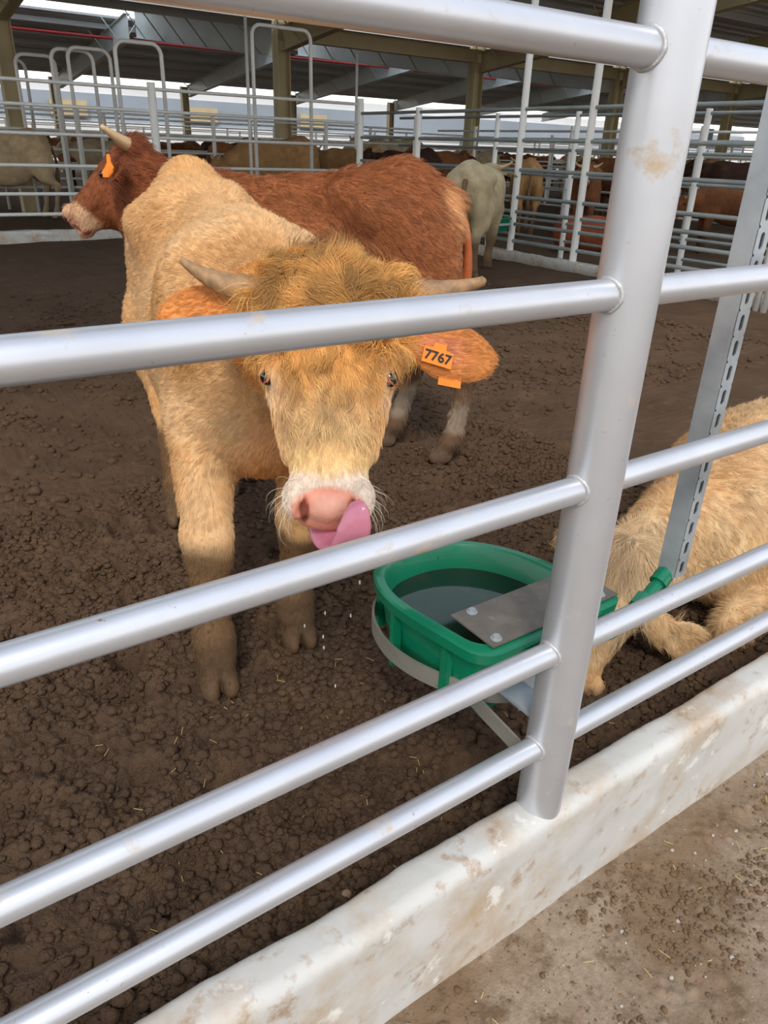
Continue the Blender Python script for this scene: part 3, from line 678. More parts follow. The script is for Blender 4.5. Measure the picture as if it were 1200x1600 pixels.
def body_prims(feet, hs=1.0, ridge=0.0, neck=None, headback=None, throat=None, wid=1.0, legw=1.0):
    P = []
    def el(c, r, k=.06, R=None, op='+'): P.append((op, 'el', (c, r, R), k))
    def rc(a, b, ra, rb, k=.05): P.append(('+', 'rc', (a, b, ra, rb), k))
    w = wid
    el((-.50, 0, .86), (.58, .262 * w, .345))
    el((-.12, 0, .90), (.32, .215 * w, .345), .08)
    el((-1.0, 0, 1.04), (.25, .225 * w, .27), .08)
    el((-.88, 0, 1.10 + ridge * .5), (.26, .19 * w, .17), .1)
    rc((0.02, 0, 1.19), (-.5, 0, 1.175), .075, .07, .1); rc((-.5, 0, 1.175), (-.98, 0, 1.255 + ridge), .07, .065, .1)
    rc((-.98, 0, 1.255 + ridge), (-1.2, 0, 1.18), .06, .05, .08)
    for s in (1, -1):
        rc((-.74, s * .10 * w, 1.20 + ridge), (-.84, s * .195 * w, 1.14 + ridge * .8), .05, .05, .10)
        rc((-1.2, s * .09 * w, 1.10), (-1.22, s * .1 * w, 1.08), .05, .045, .05)
        el((-.02, s * .155 * w, .93), (.135, .085, .28), .07)
        el((-1.06, s * .145 * w, .86), (.20, .095, .30), .07)
        f = feet['fl' if s > 0 else 'fr']; h = feet['hl' if s > 0 else 'hr']; lw = legw
        kx, ky = f[0] * .55 + .02 * .45, f[1] * .6 + s * .155 * w * .4
        rc((.0, s * .15 * w, .74), (kx, ky, .44), .098, .062, .07); rc((kx, ky, .44), (kx + .005, ky, .37), .062 * lw, .058 * lw, .03)
        rc((kx, ky, .38), (f[0], f[1], .15), .050 * lw, .044 * lw, .03); rc((f[0], f[1], .15), (f[0] + .012, f[1], .11), .054 * lw, .052 * lw, .02)
        rc((f[0] + .01, f[1], .11), (f[0] + .035, f[1], .055), .048, .050, .02)
        hx, hy = h[0] * .8 - 1.24 * .2, h[1] * .7 + s * .15 * w * .3
        rc((-1.03, s * .16 * w, .80), (-1.10, s * .155 * w, .62), .12, .085, .06)
        rc((-1.10, s * .155 * w, .62), (hx - .06, hy, .50), .085, .052, .05); rc((hx - .06, hy, .50), (hx - .055, hy, .45), .05, .048, .02)
        rc((hx - .055, hy, .46), (h[0] - .01, h[1], .15), .043, .037, .03); rc((h[0] - .01, h[1], .15), (h[0], h[1], .11), .046, .046, .02)
        rc((h[0], h[1], .11), (h[0] + .03, h[1], .055), .042, .046, .02)
        for q in (f, h):
            for t in (1, -1):
                el((q[0] + .05, q[1] + t * .027, .028), (.058, .026, .040), .012)
            el((q[0] + .10, q[1], .02), (.035, .006, .07), .012, op='-')
    nk = neck
    rc((.0, 0, 1.03), nk, .20, .145, .12)
    if headback is not None: rc(nk, headback, .145, .092, .06)
    if throat is not None: rc((.12, 0, .84), throat, .11, .06, .10)
    el((.13, 0, .80), (.15, .13 * w, .19), .1)
    el((-.55, 0, .62), (.3, .14, .13), .12)
    return P

def tint_noise(V, base, amt, seed, sc=6):
    n = fbm(V[:, 0] * sc, V[:, 1] * sc, V[:, 2] * sc, 4, seed); return base * (1 + amt * n[:, None])
def mixc(col, c2, mask): return col * (1 - mask[:, None]) + np.asarray(c2)[None] * mask[:, None]
def sstep(a, b, x): t = np.clip((x - a) / (b - a), 0, 1); return t * t * (3 - 2 * t)
def head_coords(V, Hf, o, s=1.0): return ((V - o) @ Hf) / s
def set_tint(me, col):
    a = me.attributes.new('tint', 'FLOAT_COLOR', 'POINT'); c = np.ones((len(col), 4), np.float32); c[:, :3] = np.clip(col, 0, 1); a.data.foreach_set('color', c.ravel())
def face_tint(col, h, muzzle, nose, zok=True, chin=1.0):
    la, t, n = h.T
    inh = (n > -.19) & (t > .3) & (t < .56) & (np.abs(la) < .125) & zok
    m = sstep(.375, .405, t + 0.3 * (np.abs(la) - .05)) * inh; col = mixc(col, lin(muzzle), m)
    e = np.sqrt(((la / .069) ** 2) + ((t - .470) / .050) ** 2); m2 = (1 - sstep(.85, 1.05, e)) * (t > .418) * (n > -.10)
    m3 = inh * (t > .455) * (n <= -.095) * (np.abs(la) < .045)
    col = mixc(mixc(col, lin(nose), m2 * inh), lin(nose) * .9, m3 * .7 * chin)
    pad = (1 - sstep(.025, .036, np.abs(la))) * (1 - sstep(.012, .03, np.abs(t - .458))) * (n > -.09); col = mixc(col, lin((.90, .68, .60)), pad * inh * .7)
    q = np.sqrt(((np.abs(la) - .043) / .011) ** 2 + ((t - .462) / .024) ** 2); return mixc(col, lin((.50, .26, .20)), (1 - sstep(.6, 1.05, q)) * (n < -.028) * inh)  # nostril cavity: darker inner skin, with its shade painted into the tint

def sample_surface(V, Q, n, dens):
    T = np.concatenate([Q[:, [0, 1, 2]], Q[:, [0, 2, 3]]]); a, b, c = V[T[:, 0]], V[T[:, 1]], V[T[:, 2]]
    nr = np.cross(b - a, c - a); ar = np.linalg.norm(nr, axis=1) + 1e-12; wgt = ar * dens[T].mean(1)
    cs = np.cumsum(wgt); k = np.searchsorted(cs, rng.random(n) * cs[-1]); k = np.minimum(k, len(T) - 1)
    u, v = rng.random(n), rng.random(n); f = u + v > 1; u[f] = 1 - u[f]; v[f] = 1 - v[f]
    P = a[k] + (b - a)[k] * u[:, None] + (c - a)[k] * v[:, None]
    return P, T[k]
def vnormals(V, Q):
    N = np.zeros_like(V); fn = np.cross(V[Q[:, 2]] - V[Q[:, 0]], V[Q[:, 3]] - V[Q[:, 1]])
    for i in range(4): np.add.at(N, Q[:, i], fn)
    return N / (np.linalg.norm(N, axis=1)[:, None] + 1e-12)
def make_hair(name, parent, P, N, comb, length, col, radius, lift=0.35, curl=None, seg=5, jit=0.35, clump=0.011, conv=0.5, cvar=0.28):
    """P roots, N normals, comb directions, length per strand, curl radius per strand"""
    if NOHAIR: return
    n = len(P); T = comb - (comb * N).sum(1)[:, None] * N; T /= np.linalg.norm(T, axis=1)[:, None] + 1e-9
    sc = 28.0; js = np.stack([fbm(P[:, 0] * sc, P[:, 1] * sc, P[:, 2] * sc, 2, 50 + i) for i in range(3)], 1) * 1.6
    T = T + jit * js + rng.normal(0, jit * 0.22, (n, 3)); T -= (T * N).sum(1)[:, None] * N * 0.9; T /= np.linalg.norm(T, axis=1)[:, None] + 1e-9
    Bn = np.cross(N, T); L = length * rng.uniform(0.65, 1.25, n)
    s = np.linspace(0, 1, seg)
    ph = fbm(P[:, 0] * 22, P[:, 1] * 22, P[:, 2] * 22, 2, 91) * 14 + rng.normal(0, .3, n)
    # strands gather into locks: every cell of a warped grid shares a tilt, a phase, a shade and a meeting point
    W = P / clump + np.stack([fbm(P[:, 0] * 30, P[:, 1] * 30, P[:, 2] * 30, 2, 120 + i) for i in range(3)], 1) * 2.2; ic = np.floor(W).astype(np.int64)
    r1, r2, r3 = [_hash(ic[:, 0], ic[:, 1], ic[:, 2], 500 + i) for i in range(3)]
    key = ic[:, 0] * 73856093 ^ ic[:, 1] * 19349663 ^ ic[:, 2] * 83492791; _, inv = np.unique(key, return_inverse=True); inv = inv.ravel()
    cnt = np.bincount(inv).astype(float); cen = np.stack([np.bincount(inv, P[:, i]) for i in range(3)], 1) / cnt[:, None]; pull = cen[inv] - P
    T = T + jit * 0.9 * ((r1 - .5)[:, None] * Bn + (r2 - .5)[:, None] * N); T /= np.linalg.norm(T, axis=1)[:, None]; Bn = np.cross(N, T)
    L = L * (0.8 + 0.4 * r3); ph = ph * 0.4 + r2 * 6.28
    pts = np.zeros((n, seg, 3))
    for i, u in enumerate(s):
        up = lift * (u - 0.62 * u * u); q = P + pull * (conv * u) + T * u * L[:, None] + N * (up * L)[:, None]
        if curl is not None:
            a = ph + u * 5.2; q = q + (Bn * (np.sin(a) - np.sin(ph))[:, None] + N * (np.cos(a) - np.cos(ph))[:, None] * 0.5) * (curl * (0.3 + u))[:, None]
        pts[:, i] = q
    pts[:, 0] -= N * 0.002
    hc = bpy.data.hair_curves.new(name); hc.add_curves([seg] * n)
    hc.attributes['position'].data.foreach_set('vector', pts.astype(np.float32).ravel())
    ra = hc.attributes.new('radius', 'FLOAT', 'POINT'); rad = (radius * (1 - 0.85 * s))[None, :] * rng.uniform(.8, 1.2, (n, 1))
    ra.data.foreach_set('value', rad.astype(np.float32).ravel())
    ca = hc.attributes.new('tint', 'FLOAT_COLOR', 'CURVE'); c = np.ones((n, 4), np.float32)
    c[:, :3] = np.clip(col * rng.uniform(0.80, 1.16, (n, 1)) * (1 + cvar * 2 * (r1 - .5))[:, None], 0, 1); ca.data.foreach_set('color', c.ravel())
    o = bpy.data.objects.new(name, hc); C.objects.link(o); hc.materials.append(M['hair']); o.parent = parent
    return o
SC.cycles_curves.shape = 'RIBBONS' if hasattr(SC, 'cycles_curves') else None

def horn(parent, Hf, o, P0, P1, P2, r0, r1, s=1.0, material=None):
    T = lambda p: o + Hf @ (np.array(p) * s)
    pts = []; rs = []
    for u in np.linspace(0, 1, 16):
        p = (1 - u) ** 2 * np.array(P0) + 2 * u * (1 - u) * np.array(P1) + u * u * np.array(P2); pts.append(T(p))
        rs.append(s * (r0 + (r1 - r0) * u ** 0.9) * (1 + 0.03 * math.sin(u * 40)))
    pts.append(T(np.array(P2) + (np.array(P2) - np.array(P1)) * 0.05)); rs.append(rs[-1] * 0.3)
    return MB().tube(pts, rs, 20).build('horn', material or M['horn'], parent, smooth=True)
def sphere_mb(c, r, n=20, R=None):
    bm = bmesh.new(); bmesh.ops.create_uvsphere(bm, u_segments=n, v_segments=n // 2 + 2, radius=1)
    Rm = np.eye(3) if R is None else R; r = np.array(r if hasattr(r, '__len__') else (r, r, r)); bm.verts.index_update()
    mb = MB(); mb.add([np.array(c) + Rm @ (np.array(v.co) * r) for v in bm.verts], [[v.index for v in f.verts] for f in bm.faces]); bm.free(); return mb
def eyes(parent, Hf, o, s=1.0, lids=True):
    for sg in (1, -1):
        c = o + Hf @ (np.array([sg * .111, .212, -.064]) * s)
        sphere_mb(c, .0165 * s).build('eye', M['eye'], parent, smooth=True)
        if lids:
            out = nz([sg * .80, 0.05, .60]); a1 = nz(np.cross(out, [0, 1, 0])); a2 = nz(np.cross(out, a1)); a2 = a2 if a2[1] > 0 else -a2
            for k_, (t0, t1, mt_, rr) in enumerate(((0.15, PI - .15, M['lid'], .0026), (PI + .1, 2 * PI - .1, M['lidtan'], .0042))):
                ring = []
                for th in np.linspace(t0, t1, 14):
                    p = np.array([sg * .111, .212, -.064]) + out * .0085 + a1 * .0175 * math.cos(th) + a2 * .0115 * math.sin(th); ring.append(o + Hf @ (p * s))
                MB().tube(ring, .0001 + rr * s * np.sin(np.linspace(.35, PI - .35, 14)), 8).build('eyelid', mt_, parent, smooth=True)

def frame(poll, muz, left):
    t = nz(muz - poll); l = np.array(left, float); l = nz(l - t * (l @ t)); n = np.cross(t, l); return np.stack([l, t, n], 1)
def rotz(a): return np.array([[math.cos(a), -math.sin(a), 0], [math.sin(a), math.cos(a), 0], [0, 0, 1.0]])

# ---------------------------------------------------------------- the licking bull
def main_bull():
    loc = np.array([0.85, 1.15, 0.0]); yaw = math.atan2(-.975, -.224); Rl = rotz(yaw)
    tl = lambda p: Rl.T @ (np.array(p) - loc)
    poll = tl(atD(515, 395, 1.41)); muz = tl(atD(513, 812, 1.265)); left = Rl.T @ (atD(612, 588, 1.34) - atD(418, 578, 1.345))
    Hf = frame(poll, muz, left); o = poll; s = 1.0
    hb = o + Hf @ np.array([0, .135, -.19]); nk = tl([.80, .80, 1.06])
    feet = {}
    for k, w_ in dict(fr=(.605, .955), fl=(.905, 1.03), hr=(.885, 2.03), hl=(1.17, 2.2)).items():
        p = tl([w_[0], w_[1], 0]); feet[k] = (p[0] - .03, p[1])
    prims = body_prims(feet, ridge=.045, neck=nk, headback=hb, throat=o + Hf @ np.array([0, .12, -.2]), wid=1.0, legw=1.12)
    prims += [('-', 'el', ((-.66, sg * .30, 1.08), (.13, .07, .11), None), .10) for sg in (1, -1)]
    prims += head_prims(Hf, o, s, ear_c=(.140, .070))
    def disp(P):
        return (fbm(P[:, 0] * 9, P[:, 1] * 9, P[:, 2] * 9, 3, 5) * 0.012).astype(np.float32) * sstep(0.12, 0.3, np.linalg.norm(P - (o + Hf @ np.array([0, .25, -.1])), axis=1))
    V, Q = mesh_sdf(prims, (-1.5, -.5, -.03), (1.1, .55, 1.5), 0.0052, disp)
    N = vnormals(V, Q); h = head_coords(V, Hf, o)
    la, t, n = h.T
    cream = lin((0.89, 0.74, 0.55)); gold = lin((0.90, 0.67, 0.37)); orange = lin((0.84, 0.55, 0.29)); mud = lin((0.45, 0.35, 0.25))
    col = np.tile(cream, (len(V), 1))
    hd = (n > -.33) & (t > -.12) & (t < .6) & (np.abs(la) < .36)
    nn = fbm(V[:, 0] * 5, V[:, 1] * 5, V[:, 2] * 5, 3, 11)
    col = mixc(col, gold, np.clip(0.25 + nn * 1.6, 0, 1) * .8)
    col = mixc(col, orange, sstep(.30, 0.05, np.abs(V[:, 0] - .14)) * sstep(.14, .05, np.abs(V[:, 1] - .02)) * sstep(1.15, .8, V[:, 2]) * sstep(.50, .62, V[:, 2]) * .8)
    hm = hd * 1.0
    col = mixc(col, gold, hm * sstep(.30, .18, t) * .9)
    col = mixc(col, lin((0.93, 0.79, 0.57)), hm * sstep(.2, .3, t) * sstep(.09, .04, np.abs(la)) * sstep(-.11, -.05, n))
    col = mixc(col, orange, hm * sstep(.13, .17, np.abs(la)) * .85)
    col = mixc(col, lin((0.90, 0.60, 0.42)), hm * sstep(.15, .18, np.abs(la)) * sstep(.30, .27, np.abs(la)) * sstep(.035, .02, np.abs(t - .14)) * sstep(-.125, -.11, n))
    col = mixc(col, lin((0.93, 0.80, 0.66)), hm * np.exp(-(((np.abs(la) - .108) / .03) ** 2 + ((t - .225) / .03) ** 2)) * .8)
    col = mixc(col, lin((.74, .53, .31)), np.clip(.2 + nn * 3.2, 0, 1) * sstep(-.35, .05, V[:, 0]) * sstep(.55, .8, V[:, 2]) * (1 - hd) * .75)
    k = sstep(.44, .37, V[:, 2] + nn * .12); col = mixc(col, lin((0.42, 0.31, 0.20)), k * .95)
    k = sstep(.20, .12, V[:, 2] + nn * .1); col = mixc(col, mud * .8, k)
    col = mixc(col, lin((.52, .38, .24)), hm * sstep(.14, .08, t) * sstep(.12, .10, np.abs(la)) * sstep(-.18, -.12, n) * .85)
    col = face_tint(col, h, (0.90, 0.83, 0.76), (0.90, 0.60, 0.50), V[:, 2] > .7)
    col = tint_noise(V, col, .22, 31, 14)
    root = empty('bull', tuple(loc), yaw, 'horned cream and golden bull licking its nose behind the near fence, facing the camera', 'bull')
    me = np_mesh('body', V, Q); set_tint(me, col); link('body', me, M['skin'], root)
    # horns, eyes, tongue, tag
    horn(root, Hf, o, (-.105, .042, -.080), (-.20, .046, -.075), (-.274, -.008, -.06), .041, .007)
    horn(root, Hf, o, (.105, .038, -.080), (.20, .047, -.078), (.292, .018, -.06), .041, .009)
    eyes(root, Hf, o)
    tp = [(-.018, .450, -.118), (-.014, .490, -.108), (.004, .514, -.085), (.026, .519, -.052), (.042, .506, -.026), (.048, .486, -.010), (.048, .466, -.004), (.045, .452, -.010)]
    P = smooth_path([o + Hf @ np.array(p) for p in tp], 6); W = np.interp(np.linspace(0, 1, len(P)), [0, .3, .6, .85, 1], [.022, .027, .030, .021, .009])
    mb = MB(); vs = []; nr = 18
    for i, p in enumerate(P):
        tg = nz(P[min(i + 1, len(P) - 1)] - P[max(i - 1, 0)]); side = nz(Hf[:, 0] * .9 - Hf[:, 1] * .25 + Hf[:, 2] * .25); side = nz(side - tg * (side @ tg)); up = np.cross(side, tg)
        for k in range(nr):
            th = 2 * PI * k / nr; x = math.cos(th); y = math.sin(th)
            gro = -0.28 * math.exp(-(x / .22) ** 2)
            vs.append(p + side * x * W[i] + up * W[i] * .30 * (y * (1 + gro * (1 if y > 0 else 1))))
    L_ = len(P); fs = [(i * nr + k, i * nr + (k + 1) % nr, (i + 1) * nr + (k + 1) % nr, (i + 1) * nr + k) for i in range(L_ - 1) for k in range(nr)] + [tuple(range(nr)), tuple((L_ - 1) * nr + k for k in range(nr))]
    mb.add(vs, fs).build('tongue', M['tongue'], root, smooth=True)
    # ear tag with its number, on the animal's left ear
    def plate(c, w_, h_, name, ang, par, th=.0022, shape=None):
        a = ang; ux = Hf @ np.array([math.cos(a), math.sin(a), -.18]); ux = nz(ux); uy = nz(Hf @ np.array([-math.sin(a), math.cos(a), .05])); uy = nz(uy - ux * (ux @ uy)); un = nz(np.cross(ux, uy))
        c = o + Hf @ np.array(c); sh = shape or [(-.5, -.5), (.5, -.5), (.5, .5), (-.5, .5)]
        v = [c + ux * x * w_ + uy * y * h_ for x, y in sh]; v2 = [p + un * th for p in v]; m_ = len(v)
        ob = MB().add(v + v2, [tuple(reversed(range(m_))), tuple(range(m_, 2 * m_))] + [(k, (k + 1) % m_, m_ + (k + 1) % m_, m_ + k) for k in range(m_)]).build(name, M['orange'], par)
        return ob, c, ux, uy, un
    tshape = [(-.18, -.80), (.22, -.80), (.24, -.5), (.5, -.42), (.5, .5), (-.5, .5), (-.5, -.42), (-.2, -.5)]
    tg_, c, ux, uy, un = plate((.206, .160, -.088), .060, .034, 'ear_tag', .22, root, shape=tshape)
    tg_['label'] = 'orange ear tag with the black number 7767'
    fd = bpy.data.curves.new('number', 'FONT'); fd.body = '7767'; fd.size = .027; fd.align_x = 'CENTER'; fd.align_y = 'CENTER'; fd.extrude = .0003; fd.offset = .0007
    fo = bpy.data.objects.new('number', fd); C.objects.link(fo); fd.materials.append(M['ink']); fo.parent = tg_
    mm = np.eye(4); mm[:3, 0] = ux; mm[:3, 1] = -uy; mm[:3, 2] = np.cross(ux, -uy); 
    vd = nz(Rl.T @ (CAM - loc) - c); face = 1 if (mm[:3, 2] @ vd) > 0 else -1
    cc = c + np.cross(ux, -uy) * .0032 if (un @ np.cross(ux, -uy)) > 0 else c + np.cross(ux, -uy) * .0010
    mm[:3, 3] = cc + uy * .0015; 
    bpy.context.view_layer.update(); fm = bpy.data.meshes.new_from_object(fo.evaluated_get(bpy.context.evaluated_depsgraph_get())); bpy.data.objects.remove(fo)
    fo = bpy.data.objects.new('tag_number', fm); C.objects.link(fo); fo.parent = tg_; fo.matrix_local = Matrix(mm.tolist())
    plate((.232, .196, -.112), .046, .030, 'ear_tag_back', .12, root)
    # hair
    Rw = Rl.T
    hN = lambda f: Hf.T
    bare = np.ones(len(V))
    e = np.sqrt(((la / .066) ** 2) + ((t - .475) / .055) ** 2 + ((n + .05) / .075) ** 2); bare *= np.where(hd, sstep(.98, 1.15, e), 1)
    for sg in (1, -1): bare *= sstep(.021, .030, np.sqrt((la - sg * .113) ** 2 + (t - .212) ** 2 + (n + .062) ** 2))
    bare *= np.where(hd & (t > .45) & (n < -.08), .15, 1); bare *= sstep(.03, .07, V[:, 2])
    def roots(nh, dens):
        P, T = sample_surface(V, Q, nh, dens); NN = N[T].mean(1); NN /= np.linalg.norm(NN, axis=1)[:, None]; return P, NN, col[T].mean(1), head_coords(P, Hf, o)
    # body coat
    dens = bare * np.where(hd & (n > -.25), 0, 1) * np.where(V[:, 0] < -1.25, .3, 1)
    P, NN, cc_, hh = roots(280000, dens)
    comb = np.tile([-1.0, 0, -.35], (len(P), 1)); low = sstep(.75, .55, P[:, 2]); comb = comb * (1 - low[:, None]) + np.array([-.1, 0, -1.0]) * low[:, None]
    ln = np.where(P[:, 2] < .5, .013, .021)
    make_hair('coat', root, P, NN, comb, ln, cc_, .00045, lift=.38, jit=.5, clump=.013, conv=.3, cvar=.17)
    # face coat
    dens = bare * np.where(hd & (n > -.25), 1, 0)
    P, NN, cc_, hh = roots(90000, dens)
    down = np.tile(Hf[:, 1], (len(P), 1)); out = np.sign(hh[:, [0]]) * Hf[:, 0][None] * np.clip(np.abs(hh[:, [0]]) * 6 - .1, 0, 1.2)
    ear = sstep(.13, .16, np.abs(hh[:, 0]))
    comb = down * (1 - ear[:, None] * .8) + out * (0.5 + ear[:, None])
    ln = np.interp(hh[:, 1], [-.1, .1, .2, .3, .4, .5], [.035, .03, .026, .024, .012, .007]); ln = np.where(np.abs(hh[:, 0]) > .14, .018, ln)
    ln = ln * np.where(hh[:, 2] < -.12, .7, 1)
    make_hair('face_hair', root, P, NN, comb, ln, cc_ * 1.12, .00036, lift=.30, jit=.45, curl=np.full(len(P), .0014), clump=.0085, conv=.5, cvar=.22)
    # curly poll
    dens = bare * hd * sstep(.19, .10, t) * sstep(-.17, -.10, n) * sstep(.14, .11, np.abs(la)) * (1 + 0 * t)
    P, NN, cc_, hh = roots(34000, dens)
    comb = np.tile(Hf[:, 1], (len(P), 1)) * .35 + Hf[:, 0][None] * hh[:, [0]] * 5 + np.stack([fbm(P[:, 0] * 14, P[:, 1] * 14, P[:, 2] * 14, 2, 70 + i) for i in range(3)], 1) * 7
    make_hair('forelock', root, P, NN, comb, np.where(hh[:, 1] < .03, .046, .058), mixc(cc_, lin((0.90, 0.68, 0.38)), np.full(len(P), .6)), .00055, lift=.72, jit=1.1, curl=np.full(len(P), .0100), seg=12, clump=.021, conv=.80, cvar=.42)
    sel = (hh[:, 1] < .01) & (rng.random(len(P)) < .12)
    make_hair('tuft', root, P[sel], NN[sel], np.tile(-Hf[:, 1] * 1.0 + Hf[:, 2] * .1, (sel.sum(), 1)), np.full(sel.sum(), .06), cc_[sel], .0005, lift=1.1, jit=.8, curl=np.full(sel.sum(), .004), seg=8, clump=.022, conv=.8)
    # middle of forehead: longer locks falling
    dens = bare * hd * sstep(.33, .24, t) * sstep(.12, .18, t) * sstep(-.12, -.06, n) * sstep(.09, .05, np.abs(la))
    P, NN, cc_, hh = roots(15000, dens)
    comb = np.tile(Hf[:, 1], (len(P), 1)) + np.stack([fbm(P[:, 0] * 20, P[:, 1] * 20, P[:, 2] * 20, 2, 76 + i) for i in range(3)], 1) * 2.5
    make_hair('forehead_locks', root, P, NN, comb, np.full(len(P), .046), cc_ * 1.04, .0005, lift=.55, jit=.8, curl=np.full(len(P), .0055), seg=9, clump=.014, conv=.6, cvar=.34)
    # whiskers
    wp = []; 
    P, NN, cc_, hh = roots(70, hd * (t > .41) * (t < .5) * (np.abs(la) > .06) * 1.0 + 1e-9 * bare)
    make_hair('whiskers', root, P, NN, np.tile(Hf[:, 1], (len(P), 1)), np.full(len(P), .04), np.tile(lin((.9, .85, .75)), (len(P), 1)), .0003, lift=1.6, jit=.3)
    return root
bull = main_bull()

# ---------------------------------------------------------------- other cattle
def gen_head(poll, muz, left, prims, ear_c=(.13, .13), s=1.0, full=True):
    Hf = frame(np.array(poll, float), np.array(muz, float), left); o = np.array(poll, float)
    hb = o + Hf @ (np.array([0, .135, -.19]) * s); th = o + Hf @ (np.array([0, .12, -.2]) * s)
    return Hf, o, hb, th
def tailm(root, pts, material, tintcol, r=(.035, .028, .02, .022, .04, .03, .012)):
    P = smooth_path(pts, 4); rs = np.interp(np.linspace(0, 1, len(P)), np.linspace(0, 1, len(r)), r)
    mb = MB().tube(P, list(rs), 12); o = mb.build('tail', material, root, smooth=True); c = np.tile(tintcol, (len(mb.v), 1)); z = np.array(mb.v)[:, 2]
    c = mixc(c, lin((.40, .31, .22)), sstep(.75, .45, z)); set_tint(o.data, c); return o
def std_tail(y=0.0): return [(-1.10, y, 1.14), (-1.24, y, 1.12), (-1.31, y, .98), (-1.33, y + .01, .78), (-1.31, y + .015, .60), (-1.29, y + .01, .46), (-1.28, y, .38)]

# red-brown bull standing across behind the first one
def red_bull():
    loc = np.array([1.34, 2.87, 0.0]); yaw = math.atan2(.62, -.78); Rl = rotz(yaw); S = 1.03
    tl = lambda p: Rl.T @ (np.array(p) - loc) / S
    poll, muz = tl(onY(194, 200, 3.08)), tl(onY(112, 303, 3.16)); left = Rl.T @ np.array([-.45, -.89, 0.05])
    hs = .98
    Hf, o, hb, th = gen_head(poll, muz, left, None, s=hs)
    feet = dict(hl=(-1.27, .10), hr=(-.98, -.10), fl=(.03, .13), fr=(.05, -.13))
    nk = (np.array([.05, 0, 1.05]) + hb) / 2 + np.array([0, 0, .0])
    prims = body_prims(feet, neck=nk, headback=hb, throat=th, wid=1.05, ridge=.01, legw=1.25) + [('+', 'rc', (nk, hb, .19, .15), .06), ('+', 'rc', (nk - np.array([0, 0, .08]), o + Hf @ np.array([0, .24, -.2]), .15, .09), .08)] + head_prims(Hf, o, hs, ear_c=(.16, .12), mouth=False) + [('+', 'el', (o + Hf @ np.array([0, .21, -.19]), (.085, .15, .085), Hf), .05)]
    V, Q = mesh_sdf(prims, (-1.5, -.6, -.03), (1.2, .9, 1.6), 0.008, lambda P: (fbm(P[:, 0] * 8, P[:, 1] * 8, P[:, 2] * 8, 3, 15) * 0.012).astype(np.float32))
    N = vnormals(V, Q); h = head_coords(V, Hf, o, hs)
    col = np.tile(lin((.57, .34, .20)), (len(V), 1)); nn = fbm(V[:, 0] * 4, V[:, 1] * 4, V[:, 2] * 4, 3, 61)
    col = mixc(col, lin((.68, .42, .25)), np.clip(.3 + nn * 2, 0, 1) * .7)
    col = mixc(col, lin((.45, .22, .13)), sstep(-.45, .1, V[:, 0]) * sstep(.75, .2, V[:, 0]) * .6)
    col = mixc(col, lin((.87, .66, .46)), np.exp(-((np.abs(V[:, 1]) - .09) / .06) ** 2) * sstep(-1.12, -1.20, V[:, 0]) * sstep(.55, .7, V[:, 2]) * .9)
    col = mixc(col, lin((.48, .37, .28)), sstep(.62, .45, V[:, 2] + nn * .2) * (V[:, 0] < .3)); 
    col = mixc(col, lin((.72, .66, .58)), sstep(.36, .28, V[:, 2] + nn * .1) * sstep(.14, .20, V[:, 2]) * .7)
    col = mixc(col, lin((.40, .32, .25)), sstep(.13, .09, V[:, 2]))
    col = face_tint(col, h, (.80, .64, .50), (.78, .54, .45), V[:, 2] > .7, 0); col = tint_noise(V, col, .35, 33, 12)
    root = empty('bull', tuple(loc), yaw, 'red-brown bull standing sideways behind the golden bull, horned head at the left', 'bull'); root.scale = (S, S, S)
    me = np_mesh('body', V, Q); set_tint(me, col); link('body', me, M['skin'], root)
    horn(root, Hf, o, (.10, .04, -.08), (.18, .05, -.05), (.23, .06, .03), .036, .010, hs, M['palehorn']); horn(root, Hf, o, (-.10, .04, -.08), (-.18, .05, -.05), (-.23, .06, .03), .036, .010, hs, M['palehorn'])
    eyes(root, Hf, o, hs, lids=False)
    # flask shaped tag on its left ear
    c = o + Hf @ (np.array([.215, .165, -.085]) * hs); vd = nz(Rl.T @ (CAM - loc) / S - c); uy = nz(np.array([0, 0, -1.0]) - vd * (-vd[2])); ux = np.cross(uy, vd)
    sh = [(-.10, -.8), (.10, -.8), (.14, -.3), (.30, 0), (.5, .25), (.5, .62), (-.5, .62), (-.5, .25), (-.30, 0), (-.14, -.3)]; v = [c + vd * .02 + ux * x * .062 + uy * y * .062 for x, y in sh]; v2 = [p + vd * .003 for p in v]; k_ = len(v)
    MB().add(v + v2, [tuple(reversed(range(k_))), tuple(range(k_, 2 * k_))] + [(k, (k + 1) % k_, k_ + (k + 1) % k_, k_ + k) for k in range(k_)]).build('ear_tag', M['orange'], root)
    tailm(root, [(-1.17, 0, 1.18), (-1.25, .01, 1.10), (-1.285, .02, .93), (-1.275, .02, .72), (-1.25, .02, .5), (-1.25, .01, .40)], M['skin'], lin((.66, .36, .20)))
    l, t, n = h.T
    bare = np.ones(len(V)); bare *= 1 - ((1 - sstep(.9, 1.1, np.sqrt((l / .06) ** 2 + ((t - .475) / .055) ** 2))) * (np.abs(n + .06) < .07) * (V[:, 2] > .7)); bare *= sstep(.05, .09, V[:, 2])
    P, T = sample_surface(V, Q, 90000, bare); NN = N[T].mean(1); NN /= np.linalg.norm(NN, axis=1)[:, None]
    comb = np.tile([-1.0, 0, -.5], (len(P), 1)); low = sstep(.7, .5, P[:, 2]); comb = comb * (1 - low[:, None]) + np.array([-.1, 0, -1.0]) * low[:, None]
    hh = head_coords(P, Hf, o, hs); inh = (hh[:, 1] < .55) & (hh[:, 1] > 0) & (hh[:, 2] > -.27) & (P[:, 0] > .3); comb[inh] = Hf[:, 1]
    top = sstep(1.05, 1.2, P[:, 2]) * (P[:, 0] < .3)
